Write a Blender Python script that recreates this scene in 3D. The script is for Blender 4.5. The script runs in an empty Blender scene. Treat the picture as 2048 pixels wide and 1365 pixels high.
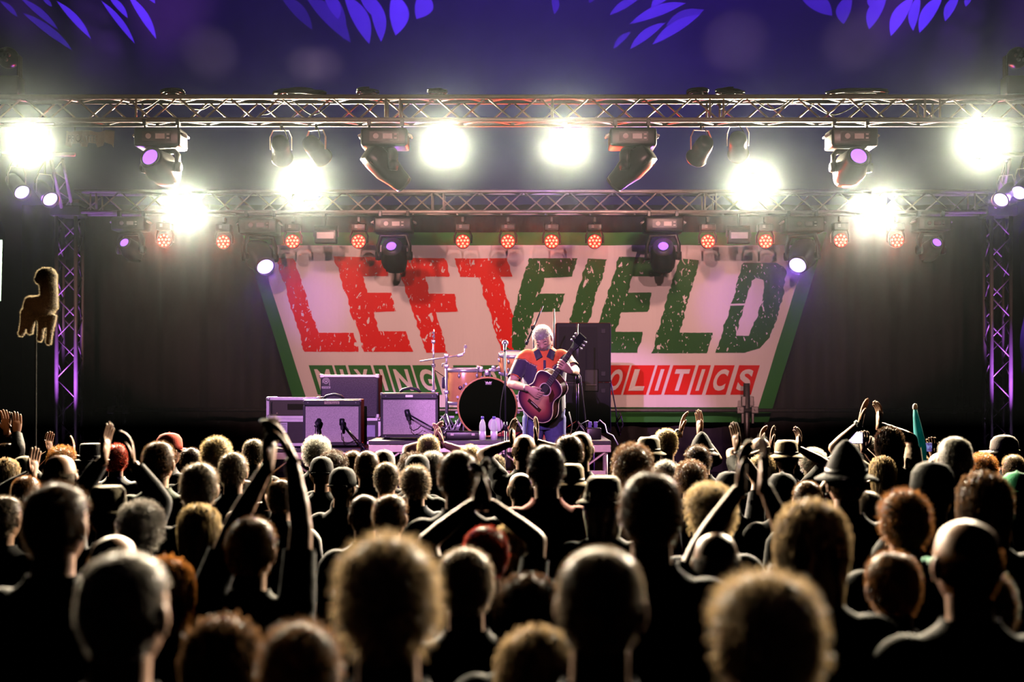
import bpy, bmesh, math, random
import numpy as np
from mathutils import Vector, Matrix, Euler, Quaternion

R = math.radians
random.seed(7)
scene = bpy.context.scene
col = scene.collection

# ------------------------------------------------------------------ camera
F, CH, HY = 2600.0, 2.10, 760.0          # focal length in pixels, camera height, row of the horizon
cam_data = bpy.data.cameras.new('camera')
cam = bpy.data.objects.new('camera', cam_data); col.objects.link(cam)
cam.location = (0, 0, CH); cam.rotation_euler = (R(90), 0, 0)
cam_data.sensor_width = 36.0
cam_data.lens = F / 2048 * 36.0
cam_data.shift_y = (HY - 682.5) / 2048
cam_data.clip_start = 0.05; cam_data.clip_end = 200
cam_data.dof.use_dof = True
cam_data.dof.focus_distance = 11.8
cam_data.dof.aperture_fstop = 1.9
scene.camera = cam

def at(px, py, Y):
    """A point seen in column px, row py at the distance Y."""
    return Vector(((px - 1024) * Y / F, Y, CH - (py - HY) * Y / F))

# ------------------------------------------------------------------ world, exposure
world = bpy.data.worlds.new('night'); scene.world = world
world.use_nodes = True
world.node_tree.nodes['Background'].inputs[0].default_value = (0.25, 0.2, 0.3, 1)
world.node_tree.nodes['Background'].inputs[1].default_value = 0.002
scene.view_settings.view_transform = 'Standard'
scene.view_settings.look = 'None'
scene.view_settings.exposure = 0.0
scene.view_settings.gamma = 1.0
scene.view_settings.use_curve_mapping = False

# light paths: short ones are enough for a dark hall
cy = scene.cycles
cy.max_bounces = 1; cy.diffuse_bounces = 0; cy.glossy_bounces = 0; cy.transmission_bounces = 1
cy.volume_bounces = 0; cy.transparent_max_bounces = 6
cy.caustics_reflective = False; cy.caustics_refractive = False

# light levels, in one place
WHITE_W, RED_W, PURPLE_W = 5600, 170, 900
LAMP_COL = (1.0, 0.85, 0.58)
HAZE_DENSITY, HAZE_G = 0.00095, 0.972

def spot(name, loc, target, power, color, angle=60, blend=0.5, radius=0.05, parent=None, scale=None):
    ld = bpy.data.lights.new(name, 'SPOT')
    ld.energy = power; ld.color = color; ld.spot_size = R(angle); ld.spot_blend = blend
    ld.shadow_soft_size = radius
    o = bpy.data.objects.new(name, ld); col.objects.link(o)
    d = Vector(target) - Vector(loc)
    o.location = loc
    o.rotation_euler = d.to_track_quat('-Z', 'Y').to_euler()
    if scale: o.scale = scale
    if parent:
        o.parent = parent; o.matrix_parent_inverse = parent.matrix_basis.inverted()
    return o

# front of house profile spots, shuttered to the stage (they hang far behind the camera)
spot('front_of_house_light', (-2.5, -9, 7.6), (-0.6, 16.4, 2.85), 5200, (1.0, 0.52, 0.50), 24, 0.25, 0.1, scale=(1, 0.30, 1))
spot('front_of_house_light', (3.5, -9, 7.6), (0.9, 16.4, 2.85), 5200, (1.0, 0.52, 0.52), 24, 0.25, 0.1, scale=(1, 0.30, 1))
spot('front_of_house_warm_light', (0.5, -9, 7.2), (0, 13.3, 4.9), 2400, (1.0, 0.50, 0.25), 34, 0.3, 0.1, scale=(1, 0.10, 1))
spot('front_of_house_warm_light', (0.5, -9, 7.4), (0, 9.4, 2.1), 3600, (1.0, 0.45, 0.16), 40, 0.6, 0.1, scale=(1, 0.05, 1))
spot('front_of_house_follow_spot', (-4.5, -9, 7.4), (0.15, 11.9, 2.2), 11000, (0.85, 0.36, 1.0), 7.0, 0.4, 0.08)
spot('front_of_house_violet', (-1.0, -9, 7.4), (-1.05, 12.6, 1.95), 13000, (0.78, 0.38, 1.0), 9, 0.5, 0.08, scale=(1, 0.55, 1))

# ------------------------------------------------------------------ materials
_m = {}
def mat(name, color, rough=0.6, metal=0.0, var=0.15, scale=18.0, bump=0.0, spec=0.4, sheen=0.0, transl=0.0, coat=0.0):
    if name in _m: return _m[name]
    m = bpy.data.materials.new(name); m.use_nodes = True
    nt = m.node_tree; b = nt.nodes['Principled BSDF']
    c = (*color, 1)
    tc = nt.nodes.new('ShaderNodeTexCoord')
    nz = nt.nodes.new('ShaderNodeTexNoise'); nz.inputs['Scale'].default_value = scale; nz.inputs['Detail'].default_value = 3
    nt.links.new(tc.outputs['Object'], nz.inputs['Vector'])
    mx = nt.nodes.new('ShaderNodeMix'); mx.data_type = 'RGBA'
    mx.inputs[6].default_value = tuple(x * (1 - var) for x in color) + (1,)
    mx.inputs[7].default_value = tuple(min(1, x * (1 + var)) for x in color) + (1,)
    nt.links.new(nz.outputs['Fac'], mx.inputs[0])
    nt.links.new(mx.outputs[2], b.inputs['Base Color'])
    b.inputs['Roughness'].default_value = rough; b.inputs['Metallic'].default_value = metal
    b.inputs['Specular IOR Level'].default_value = spec
    b.inputs['Sheen Weight'].default_value = sheen
    b.inputs['Coat Weight'].default_value = coat
    if bump:
        bp = nt.nodes.new('ShaderNodeBump'); bp.inputs['Strength'].default_value = bump; bp.inputs['Distance'].default_value = 0.01
        nt.links.new(nz.outputs['Fac'], bp.inputs['Height']); nt.links.new(bp.outputs[0], b.inputs['Normal'])
    if transl:
        tr = nt.nodes.new('ShaderNodeBsdfTranslucent'); nt.links.new(mx.outputs[2], tr.inputs[0])
        ms = nt.nodes.new('ShaderNodeMixShader'); ms.inputs[0].default_value = transl
        nt.links.new(b.outputs[0], ms.inputs[1]); nt.links.new(tr.outputs[0], ms.inputs[2])
        nt.links.new(ms.outputs[0], nt.nodes['Material Output'].inputs[0])
    _m[name] = m
    return m

def glow(name, color, strength):
    if name in _m: return _m[name]
    m = bpy.data.materials.new(name); m.use_nodes = True
    nt = m.node_tree; nt.nodes.remove(nt.nodes['Principled BSDF'])
    e = nt.nodes.new('ShaderNodeEmission'); e.inputs[0].default_value = (*color, 1); e.inputs[1].default_value = strength
    nt.links.new(e.outputs[0], nt.nodes['Material Output'].inputs[0])
    m.cycles.emission_sampling = 'NONE'      # the lamp's own spot light carries the light
    _m[name] = m
    return m

def hair_mat(name, color):
    color = tuple(x * .78 for x in color)
    key = 'hair_' + name
    if key in _m: return _m[key]
    m = mat(key, color, rough=0.42, var=0.25, scale=40, spec=0.6, transl=0.55)
    return m

ALU = mat('brushed_aluminium', (0.50, 0.44, 0.40), 0.42, 0.35, 0.15, 25)
BLACKM = mat('black_powder_coat', (0.014, 0.014, 0.015), 0.38, 0.0, 0.2, 30, spec=0.5)
BLACKP = mat('black_plastic', (0.018, 0.017, 0.018), 0.34, 0.0, 0.2, 30, spec=0.5)
RUBBER = mat('black_rubber', (0.015, 0.015, 0.016), 0.6)
CHROME = mat('chrome', (0.72, 0.72, 0.75), 0.2, 0.6, 0.05)
STEEL = mat('dull_steel', (0.30, 0.27, 0.25), 0.45, 0.85, 0.3, 40)
PANEL = mat('grey_panel', (0.62, 0.56, 0.56), 0.5)
LENS_DARK = mat('dark_lens', (0.05, 0.04, 0.09), 0.06, 0.0, 0.05, spec=0.8, coat=0.6)
LENS_WHITE = glow('white_lamp', (1.0, 0.97, 0.84), 60)
LENS_PURPLE = glow('purple_lamp_and_reflection', (0.36, 0.12, 1.0), 2.0)  # glow of small lamps; also paints the reflection in the dark front heads
LENS_PURPLE_HOT = glow('bright_purple_lamp', (0.60, 0.42, 1.0), 3.0)
LED_RED = glow('red_led', (1.0, 0.21, 0.13), 3.2)
LED_HALO = glow('red_lit_acrylic', (1.0, 0.02, 0.01), 1.6)

# ------------------------------------------------------------------ mesh helpers
class MB:
    """Collects vertices and faces of one part."""
    def __init__(s): s.v = []; s.f = []
    def add(s, vs, fs):
        n = len(s.v); s.v.extend([tuple(v) for v in vs]); s.f.extend([tuple(i + n for i in f) for f in fs]); return s
    def box(s, c, size, rot=None, bev=0.0):
        c = Vector(c); hx, hy, hz = (x / 2 for x in size)
        if bev <= 0:
            vs = [Vector((x, y, z)) for x in (-hx, hx) for y in (-hy, hy) for z in (-hz, hz)]
            fs = [(0, 1, 3, 2), (4, 6, 7, 5), (0, 4, 5, 1), (2, 3, 7, 6), (0, 2, 6, 4), (1, 5, 7, 3)]
        else:
            bm = bmesh.new(); bmesh.ops.create_cube(bm, size=1)
            bmesh.ops.scale(bm, vec=size, verts=bm.verts)
            bmesh.ops.bevel(bm, geom=bm.edges[:], offset=bev, segments=2, affect='EDGES', profile=0.6)
            bm.verts.index_update()
            vs = [v.co.copy() for v in bm.verts]; fs = [tuple(v.index for v in f.verts) for f in bm.faces]; bm.free()
        if rot is not None:
            M = rot.to_matrix() if not isinstance(rot, Matrix) else rot
            vs = [M @ v for v in vs]
        return s.add([c + v for v in vs], fs)
    def tube(s, pts, rad, n=8, caps=True, flat=None):
        pts = [Vector(p) for p in pts]
        if isinstance(rad, (int, float)): rad = [rad] * len(pts)
        t0 = (pts[1] - pts[0]).normalized()
        up = Vector((0, 0, 1)) if abs(t0.z) < 0.9 else Vector((0, 1, 0))
        if flat is not None: up = Vector(flat)
        a = (up - t0 * up.dot(t0)).normalized()
        vs = []; fs = []
        for i, p in enumerate(pts):
            if i == 0: t = t0
            elif i == len(pts) - 1: t = (pts[i] - pts[i - 1]).normalized()
            else: t = ((pts[i] - pts[i - 1]).normalized() + (pts[i + 1] - pts[i]).normalized()).normalized()
            a = (a - t * a.dot(t)).normalized(); b = t.cross(a)
            r = rad[i]; ra, rb = r if isinstance(r, tuple) else (r, r)
            for k in range(n):
                w = 2 * math.pi * k / n
                vs.append(p + a * (math.cos(w) * ra) + b * (math.sin(w) * rb))
        for i in range(len(pts) - 1):
            for k in range(n):
                k2 = (k + 1) % n
                fs.append((i * n + k, i * n + k2, (i + 1) * n + k2, (i + 1) * n + k))
        if caps:
            fs.append(tuple(range(n - 1, -1, -1))); fs.append(tuple((len(pts) - 1) * n + k for k in range(n)))
        return s.add(vs, fs)
    def cyl(s, p0, p1, r0, r1=None, n=12): return s.tube([p0, p1], [r0, r0 if r1 is None else r1], n)
    def ball(s, c, r, n=10, m=8, M=None):
        if isinstance(r, (int, float)): r = (r, r, r)
        vs = [Vector((0, 0, r[2]))]; c = Vector(c)
        for j in range(1, m):
            th = math.pi * j / m
            for k in range(n):
                w = 2 * math.pi * k / n
                vs.append(Vector((r[0] * math.sin(th) * math.cos(w), r[1] * math.sin(th) * math.sin(w), r[2] * math.cos(th))))
        vs.append(Vector((0, 0, -r[2])))
        fs = [(0, 1 + k, 1 + (k + 1) % n) for k in range(n)]
        for j in range(m - 2):
            for k in range(n):
                a = 1 + j * n + k; b = 1 + j * n + (k + 1) % n
                fs.append((a, a + n, b + n, b))
        e = len(vs) - 1; o = 1 + (m - 2) * n
        fs += [(e, o + (k + 1) % n, o + k) for k in range(n)]
        if M is not None: vs = [M @ v for v in vs]
        return s.add([c + v for v in vs], fs)
    def lathe(s, prof, n=24, M=None, c=(0, 0, 0)):
        """prof: (radius, height) about +Z; open profile."""
        vs = []; fs = []; c = Vector(c)
        for (r, z) in prof:
            for k in range(n):
                w = 2 * math.pi * k / n
                vs.append(Vector((r * math.cos(w), r * math.sin(w), z)))
        for i in range(len(prof) - 1):
            for k in range(n):
                k2 = (k + 1) % n
                fs.append((i * n + k, i * n + k2, (i + 1) * n + k2, (i + 1) * n + k))
        if prof[0][0] > 1e-6: fs.append(tuple(range(n - 1, -1, -1)))
        if prof[-1][0] > 1e-6: fs.append(tuple((len(prof) - 1) * n + k for k in range(n)))
        if M is not None: vs = [M @ v for v in vs]
        return s.add([c + v for v in vs], fs)
    def prism(s, poly, depth, M=None, c=(0, 0, 0)):
        """poly: 2D outline in local XY, extruded along local Z by depth (centred)."""
        n = len(poly); h = depth / 2; c = Vector(c)
        vs = [Vector((x, y, -h)) for x, y in poly] + [Vector((x, y, h)) for x, y in poly]
        fs = [tuple(range(n - 1, -1, -1)), tuple(range(n, 2 * n))] + [(i, (i + 1) % n, n + (i + 1) % n, n + i) for i in range(n)]
        if M is not None: vs = [M @ v for v in vs]
        return s.add([c + v for v in vs], fs)
    def mesh(s, name, smooth=False):
        me = bpy.data.meshes.new(name); me.from_pydata(s.v, [], s.f); me.update()
        if smooth: me.shade_smooth()
        return me
    def build(s, name, m, parent=None, smooth=False, world=True):
        if parent is not None and world:
            l = Vector(); q = parent
            while q is not None: l = l + q.location; q = q.parent
            s.v = [(x - l.x, y - l.y, z - l.z) for x, y, z in s.v]
        return link(name, s.mesh(name, smooth), m, parent)

def link(name, me, m, parent=None):
    o = bpy.data.objects.new(name, me); col.objects.link(o)
    if m is not None:
        if not me.materials: me.materials.append(None)
        o.material_slots[0].link = 'OBJECT'; o.material_slots[0].material = m
    o.parent = parent
    return o

def thing(name, label, cat, loc=(0, 0, 0), rz=0.0, group=None):
    o = bpy.data.objects.new(name, None); col.objects.link(o)
    o.empty_display_size = 0.1
    o.location = loc; o.rotation_euler = (0, 0, rz); o['label'] = label; o['category'] = cat
    if group: o['group'] = group
    return o

def tag(o, label, cat, group=None, kind=None):
    o['label'] = label
    if cat: o['category'] = cat
    if group: o['group'] = group
    if kind: o['kind'] = kind
    return o

def text_mesh(s, bold=0.0, spacing=1.0):
    cu = bpy.data.curves.new('lettering', 'FONT'); cu.body = s; cu.size = 1; cu.offset = bold; cu.space_character = spacing
    cu.resolution_u = 4
    o = bpy.data.objects.new('lettering', cu); col.objects.link(o)
    dg = bpy.context.evaluated_depsgraph_get()
    me = bpy.data.meshes.new_from_object(o.evaluated_get(dg))
    vs = [Vector(v.co) for v in me.vertices]; fs = [tuple(p.vertices) for p in me.polygons]
    bpy.data.objects.remove(o); bpy.data.curves.remove(cu); bpy.data.meshes.remove(me)
    xs = [v.x for v in vs]; ys = [v.y for v in vs]
    x0, x1, y0, y1 = min(xs), max(xs), min(ys), max(ys)
    return [((v.x - x0) / (x1 - x0), (v.y - y0) / (y1 - y0)) for v in vs], fs, (x1 - x0) / (y1 - y0)

def put_text(s, origin, ux, uy, w, h, name, m, parent, bold=0.01):
    """Flat lettering of width w and height h with its lower left corner at origin."""
    vs, fs, _ = text_mesh(s, bold)
    o = Vector(origin); ux = Vector(ux); uy = Vector(uy)
    b = MB(); b.add([o + ux * (u * w) + uy * (v * h) for u, v in vs], fs)
    return b.build(name, m, parent)

ORD = ['first', 'second', 'third', 'fourth', 'fifth', 'sixth', 'seventh', 'eighth', 'ninth', 'tenth', 'eleventh', 'twelfth']
def axis_matrix(d, up=(0, 0, 1)):
    """Rotation taking local +Z to d."""
    return Vector(d).normalized().to_track_quat('Z', 'Y').to_matrix()

# ================================================================== the setting
ground = MB().box((0, 11, -0.05), (26, 30, 0.1)).build('floor', mat('trampled_ground', (0.05, 0.045, 0.03), 0.95, var=0.4, scale=5, bump=0.4))
tag(ground, 'dark trampled ground under the crowd', None, kind='structure')

def surf(name, nu, nv, fn, m, smooth=True):
    b = MB()
    for i in range(nu + 1):
        for j in range(nv + 1):
            b.v.append(tuple(fn(i / nu, j / nv)))
    for i in range(nu):
        for j in range(nv):
            a = i * (nv + 1) + j
            b.f.append((a, a + nv + 1, a + nv + 2, a + 1))
    return b.build(name, m, None, smooth)

# tent skin: rises steeply behind the stage and arches forward over stage and crowd
TENT = [(18.5, 0.0), (18.4, 2.5), (18.15, 4.2), (17.75, 5.3), (17.0, 6.5), (15.9, 7.6), (14.0, 8.6), (11, 9.3), (6, 9.9), (0, 10.2), (-11, 10.2)]
def tent_at(t):
    t *= len(TENT) - 1; i = min(int(t), len(TENT) - 2); f = t - i
    return TENT[i][0] + (TENT[i + 1][0] - TENT[i][0]) * f, TENT[i][1] + (TENT[i + 1][1] - TENT[i][1]) * f
def tent_fn(u, v):
    x = -12.9 + 25.8 * u; y, z = tent_at(v)
    y += 0.05 * math.sin(x * 2.1) * math.sin(z * 1.3)
    return (x, y, z)
TENT_M = mat('indigo_tent_canvas', (0.065, 0.05, 0.15), 0.5, var=0.18, scale=3, bump=0.05, spec=0.35)
tent = surf('ceiling', 40, 60, tent_fn, TENT_M); tag(tent, 'big dark blue tent canvas behind and above the stage', None, kind='structure')
for side, sx in (('left', -1), ('right', 1)):
    w = MB().box((sx * 12.95, 3.5, 5), (0.08, 30, 10.4)).build('wall_' + side, TENT_M); tag(w, f'{side} side wall of the tent', None, kind='structure')

# stage platform
st = thing('stage_platform', 'black carpeted stage platform behind the front row of heads', 'stage', (0, 13.9, 0))
MB().box((0, 13.9, 0.86), (11.8, 6.9, 0.08)).build('stage_deck', mat('black_stage_carpet', (0.02, 0.02, 0.022), 0.9, var=0.3), st)
for i in range(7):
    MB().box((-5.06 + i * 1.687, 10.47, 0.41), (1.68, 0.03, 0.82)).build('skirt_panel', mat('black_skirt', (0.012, 0.012, 0.013), 0.9), st)

# black drapes across the back, each width of cloth a thing of its own
DRAPE = mat('black_wool_drape', (0.024, 0.019, 0.017), 0.8, var=0.25, scale=30, bump=0.1, sheen=0.15)
DN = ['at the far left of the stage back', 'second from the left on the stage back', 'behind the left part of the banner', 'behind the middle of the banner',
      'behind the right part of the banner', 'right of the banner', 'at the far right of the stage back']
for i in range(7):
    x0 = -6.3 + i * 1.8
    def fn(u, v, x0=x0, i=i):
        x = x0 + 1.84 * u
        return (x, 16.72 + 0.05 * math.sin(x * 9 + i) * (0.5 + 0.5 * v) + 0.02 * math.sin(x * 23), 4.35 - 3.44 * v)
    d = surf('black_drape', 60, 8, fn, DRAPE)
    tag(d, 'pleated black stage drape ' + DN[i], 'drape', 'black drapes across the stage back')

# crumpled dark blue side curtains outside the towers
TARP = mat('dark_blue_tarpaulin', (0.03, 0.03, 0.07), 0.3, var=0.4, scale=2.5, bump=0.5, spec=0.6)
for side, sx in (('left', -1), ('right', 1)):
    def fn(u, v, sx=sx):
        x = sx * (6.05 + 2.6 * u)
        k = math.sin(u * 31 + 3 * math.sin(v * 7)) * 0.07 + math.sin(u * 13 + v * 17) * 0.05 + 0.03 * math.sin(v * 41 + u * 25)
        return (x, 15.4 - 1.2 * u + k, 4.0 - 4.0 * v)
    c = surf('side_curtain', 70, 60, fn, TARP)
    tag(c, f'crumpled dark blue plastic sheet outside the {side} truss tower', 'curtain')

# ------------------------------------------------------------------ banner
BY = 16.40                                            # distance of the banner
def wave(x, z):
    return 0.018 * math.sin(x * 3.7 + z) + 0.012 * math.sin(x * 8.3 - 2 * z) + 0.006 * math.sin(x * 17 + z * 3)
def ban(px, py, off=0.0):
    p = at(px, py, BY); p.y = BY + wave(p.x, p.z) - off; return p
banner = thing('stage_banner', 'large green bordered white banner with red and green brush lettering', 'banner', (0, BY, 1.55))
def cloth_mat(name, color, transl=0.0):
    return mat(name, color, 0.75, var=0.07, scale=120, spec=0.2)
BW = cloth_mat('banner_white', (0.86, 0.78, 0.74)); BG = cloth_mat('banner_green', (0.035, 0.20, 0.035)); BR = cloth_mat('banner_red', (0.80, 0.02, 0.012))

def grunge(name, color):
    """Printed brush lettering: torn holes in the print show the white cloth."""
    m = bpy.data.materials.new(name); m.use_nodes = True
    nt = m.node_tree; b = nt.nodes['Principled BSDF']; b.inputs['Roughness'].default_value = 0.75; b.inputs['Specular IOR Level'].default_value = 0.2
    tc = nt.nodes.new('ShaderNodeTexCoord'); mp = nt.nodes.new('ShaderNodeMapping'); mp.inputs['Scale'].default_value = (1, 1, 0.55)
    nt.links.new(tc.outputs['Object'], mp.inputs[0])
    def noise(sc, det, lo, hi):
        n = nt.nodes.new('ShaderNodeTexNoise'); n.inputs['Scale'].default_value = sc; n.inputs['Detail'].default_value = det
        n.inputs['Distortion'].default_value = 0.6
        nt.links.new(mp.outputs[0], n.inputs['Vector'])
        r = nt.nodes.new('ShaderNodeMapRange'); r.inputs[1].default_value = lo; r.inputs[2].default_value = hi
        nt.links.new(n.outputs['Fac'], r.inputs[0]); return r.outputs[0]
    a = noise(14, 3, 0.665, 0.675); c = noise(30, 2, 0.665, 0.68)
    mx = nt.nodes.new('ShaderNodeMath'); mx.operation = 'MAXIMUM'; nt.links.new(a, mx.inputs[0]); nt.links.new(c, mx.inputs[1])
    mix = nt.nodes.new('ShaderNodeMix'); mix.data_type = 'RGBA'
    mix.inputs[6].default_value = (*color, 1); mix.inputs[7].default_value = (0.86, 0.78, 0.74, 1)
    nt.links.new(mx.outputs[0], mix.inputs[0]); nt.links.new(mix.outputs[2], b.inputs['Base Color'])
    return m
GR, GG = grunge('red_brush_print', (0.82, 0.018, 0.012)), grunge('green_brush_print', (0.03, 0.135, 0.028))

def flat_shape(name, outline, m, off, holes=(), ragged=0.0, cut=12.0):
    """A printed shape given by banner outline points, cut fine enough to follow the cloth's folds."""
    bm = bmesh.new(); rnd = random.Random(len(outline) * 1000 + int(outline[0][0]))
    def loop(pts):
        dense = []
        for (x0, y0), (x1, y1) in zip(pts, pts[1:] + pts[:1]):
            L = math.hypot(x1 - x0, y1 - y0); n = max(1, int(L / (5.0 if ragged else 20))); walk = 0.0
            amp = ragged if abs(x1 - x0) < abs(y1 - y0) * 0.7 else ragged * 0.35
            for k in range(n):
                t = k / n; walk = .55 * walk + rnd.uniform(-1, 1) * amp; j = 0 if k == 0 else walk
                dense.append((x0 + (x1 - x0) * t + j, y0 + (y1 - y0) * t + rnd.uniform(-.3, .3) * amp * (0 if k == 0 else 1)))
        vs = [bm.verts.new((x, y, 0)) for x, y in dense]
        return [bm.edges.new((vs[i], vs[(i + 1) % len(vs)])) for i in range(len(vs))]
    es = loop(list(outline))
    for h in holes: es += loop(list(h))
    bmesh.ops.triangle_fill(bm, edges=es, use_beauty=True, use_dissolve=False)
    for ax, rng in ((0, (460, 1680)), (1, (440, 860))):
        p = rng[0]
        while p < rng[1]:
            co = (p, 0, 0) if ax == 0 else (0, p, 0); no = (1, 0, 0) if ax == 0 else (0, 1, 0)
            bmesh.ops.bisect_plane(bm, geom=bm.verts[:] + bm.edges[:] + bm.faces[:], plane_co=co, plane_no=no)
            p += cut if ax == 0 else cut * 3
    bm.verts.index_update()
    b = MB(); b.add([ban(v.co.x, v.co.y, off) for v in bm.verts], [tuple(v.index for v in f.verts) for f in bm.faces]); bm.free()
    return b.build(name, m, banner, False)

# cloth: a real sheet with thickness
OUT = [(484, 465), (1653, 465), (1537, 845), (601, 845)]; INN = [(515, 491), (1616, 491), (1517, 815), (619, 815)]
b = MB(); NU, NV = 110, 16
for s_ in (-0.008, -0.016):
    for i in range(NU + 1):
        for j in range(NV + 1):
            v = j / NV; u = i / NU
            xl = 484 + (601 - 484) * v; xr = 1653 + (1537 - 1653) * v
            b.v.append(tuple(ban(xl + (xr - xl) * u, 465 + 380 * v, s_)))
N1 = (NU + 1) * (NV + 1)
for i in range(NU):
    for j in range(NV):
        a = i * (NV + 1) + j
        b.f.append((a, a + NV + 1, a + NV + 2, a + 1)); b.f.append((N1 + a, N1 + a + 1, N1 + a + NV + 2, N1 + a + NV + 1))
b.build('cloth', BG, banner, True)
flat_shape('white_field', INN, BW, 0.006)
LET = [
 ('red', [(553,517),(586,517),(638,666),(707,666),(717,704),(610,704)], ()),
 ('red', [(667,513),(765,515),(777,553),(726,553),(735,586),(783,586),(792,623),(748,625),(758,663),(812,663),(827,704),(728,704)], ()),
 ('red', [(791,516),(889,517),(900,554),(851,554),(858,588),(909,588),(916,624),(872,625),(895,706),(853,706)], ()),
 ('red', [(909,517),(1014,517),(1025,554),(1001,554),(1030,640),(1030,704),(1004,704),(957,555),(920,554)], ()),
 ('green', [(1058,517),(1155,517),(1144,554),(1088,557),(1079,588),(1130,588),(1120,624),(1068,625),(1046,706),(1004,706)], ()),
 ('green', [(1176,517),(1214,519),(1158,706),(1119,706)], ()),
 ('green', [(1238,514),(1338,516),(1326,553),(1265,553),(1256,586),(1303,585),(1295,624),(1243,625),(1231,664),(1285,664),(1275,706),(1178,706)], ()),
 ('green', [(1358,518),(1397,521),(1359,666),(1425,666),(1413,707),(1302,707)], ()),
 ('green', [(1487,526),(1552,526),(1566,534),(1573,548),(1568,582),(1554,640),(1540,675),(1520,697),(1490,706),(1430,706),(1460,612),(1489,611),(1472,672),(1498,672),(1512,640),(1525,601),(1527,560),(1512,556),(1503,562),(1490,607),(1461,608)], ()),
]
for c, o_, h_ in LET:
    l = flat_shape('letter', o_, GR if c == 'red' else GG, 0.012, h_, ragged=1.9)
    l['label'] = f'torn {c} brush letter on the banner'
# lower line: letters reversed out of slanted boxes
BOX = [('M',618,664,1,'g'),('I',668,691,1,'g'),('X',696,741,1,'g'),('I',746,771,1,'g'),('N',775,821,1,'g'),('G',825,867,1,'g'),
       ('P',906,952,.6,'g'),('O',956,998,.4,'g'),('P',1002,1040,.2,'g'),('&',1046,1086,0,'g'),('P',1172,1216,-1,'r'),('O',1220,1260,-1,'r'),
       ('L',1264,1310,-1,'r'),('I',1315,1340,-1,'r'),('T',1346,1391,-1,'r'),('I',1397,1421,-1,'r'),('C',1428,1469,-1,'r'),('S',1478,1520,-1,'r')]
for ch, x0, x1, sh, c in BOX:
    y0, y1 = 731, 790; k = 18 * sh
    flat_shape('letter_box', [(x0, y0), (x1, y0), (x1 + k, y1), (x0 + k, y1)], BG if c == 'g' else BR, 0.012)
    vs, fs, asp = text_mesh(ch, 0.035)
    w = (x1 - x0); m_ = 0.18 if ch != 'I' else 0.36
    bb = MB()
    for u, v in vs:
        py = y1 - 8 - v * (y1 - y0 - 16); px = x0 + w * (m_ + (1 - 2 * m_) * u) + k * (py - y0) / (y1 - y0)
        bb.v.append(tuple(ban(px, py, 0.018)))
    bb.f = fs
    bb.build('small_letter', BW, banner)

# ------------------------------------------------------------------ scaffold rail in front of the banner
RAIL_Y = 16.15
rail = thing('scaffold_rail', 'long dark scaffold tube running across the stage back in front of the banner', 'rail', (0, RAIL_Y, 0.9))
MB().tube([at(190, 820, RAIL_Y), at(1000, 821, RAIL_Y), at(1960, 822, RAIL_Y)], 0.024, 10).build('tube', STEEL, rail, True)
for px, top, wide, where in ((237, 760, 9, 'right of the left truss tower'), (1495, 767, 13, 'over the lower right corner of the banner'), (1925, 760, 8, 'left of the right truss tower')):
    p = at(px, 821, RAIL_Y)
    t = thing('scaffold_post', f'upright scaffold post with bolted coupler {where}', 'post', (p.x, RAIL_Y + 0.06, 0.9))
    q = at(px, top, RAIL_Y + 0.06); r_ = wide / 2 * RAIL_Y / F
    MB().cyl((p.x, RAIL_Y + 0.06, 0.9), (p.x, RAIL_Y + 0.06, q.z), r_, n=12).build('upright', STEEL, t, True)
    for dx in (-0.09, 0.09):
        c = MB().box((p.x + dx, RAIL_Y, p.z), (0.09, 0.075, 0.085), bev=0.012)
        o = c.build('coupler', STEEL, t)
        MB().cyl((p.x + dx, RAIL_Y - 0.06, p.z + 0.015), (p.x + dx, RAIL_Y - 0.035, p.z + 0.015), 0.018, n=6).build('bolt', STEEL, t)
        MB().box((p.x + dx * 0.55, RAIL_Y, p.z + 0.11), (0.05, 0.06, 0.12), bev=0.008).build('jaw', STEEL, t)
        MB().box((p.x + dx * 0.7, RAIL_Y, p.z - 0.10), (0.03, 0.05, 0.13), bev=0.006).build('jaw', STEEL, t)

# ================================================================== trusses
def truss(name, label, p0, p1, size, rc, rb, pitch, depth=None, uprights=(), phase=0, faces='fbld'):
    """Box truss from p0 to p1 (its lower front edge): four chords, zigzag braces on each face."""
    p0 = Vector(p0); p1 = Vector(p1); ax = (p1 - p0); L = ax.length; ax.normalize()
    depth = depth or size
    if abs(ax.z) > 0.9: su, sv = Vector((1, 0, 0)), Vector((0, 1, 0))
    else: su, sv = Vector((0, 0, 1)), Vector((-ax.y, ax.x, 0)).normalized()
    t = thing(name, label, 'truss', p0)
    cs = [Vector((0, 0, 0)), su * size, sv * depth, su * size + sv * depth]
    ch = MB().cyl((0, 0, 0), ax * L, rc, n=10).mesh('chord', True)
    for c in cs: link('chord', ch, ALU, t).location = c
    n = max(2, round(L / pitch)); st_ = L / n
    pairs = {'f': (0, 1, 0), 'b': (2, 3, 1), 'l': (0, 2, 1), 'd': (1, 3, 0)}
    cache = {}
    for f in faces:
        i, j, ph = pairs[f]
        a, b_ = cs[i], cs[j]
        for k in range(n):
            up = (k + ph + phase) % 2
            q0 = (a if up else b_) + ax * (k * st_); q1 = (b_ if up else a) + ax * ((k + 1) * st_)
            d = q1 - q0; key = round(d.length, 3)
            if key not in cache: cache[key] = MB().cyl((0, 0, 0), (0, 0, d.length), rb, n=6).mesh('brace', True)
            o = link('brace', cache[key], ALU, t); o.location = q0
            o.rotation_mode = 'QUATERNION'; o.rotation_quaternion = d.to_track_quat('Z', 'Y')
    for u in uprights:
        for i, j in ((0, 1), (2, 3)):
            q0 = cs[i] + ax * u; d = cs[j] - cs[i]
            MB().cyl(q0, q0 + d, rb * 1.15, n=8).build('upright', ALU, t, True, world=False)
    return t

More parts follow.
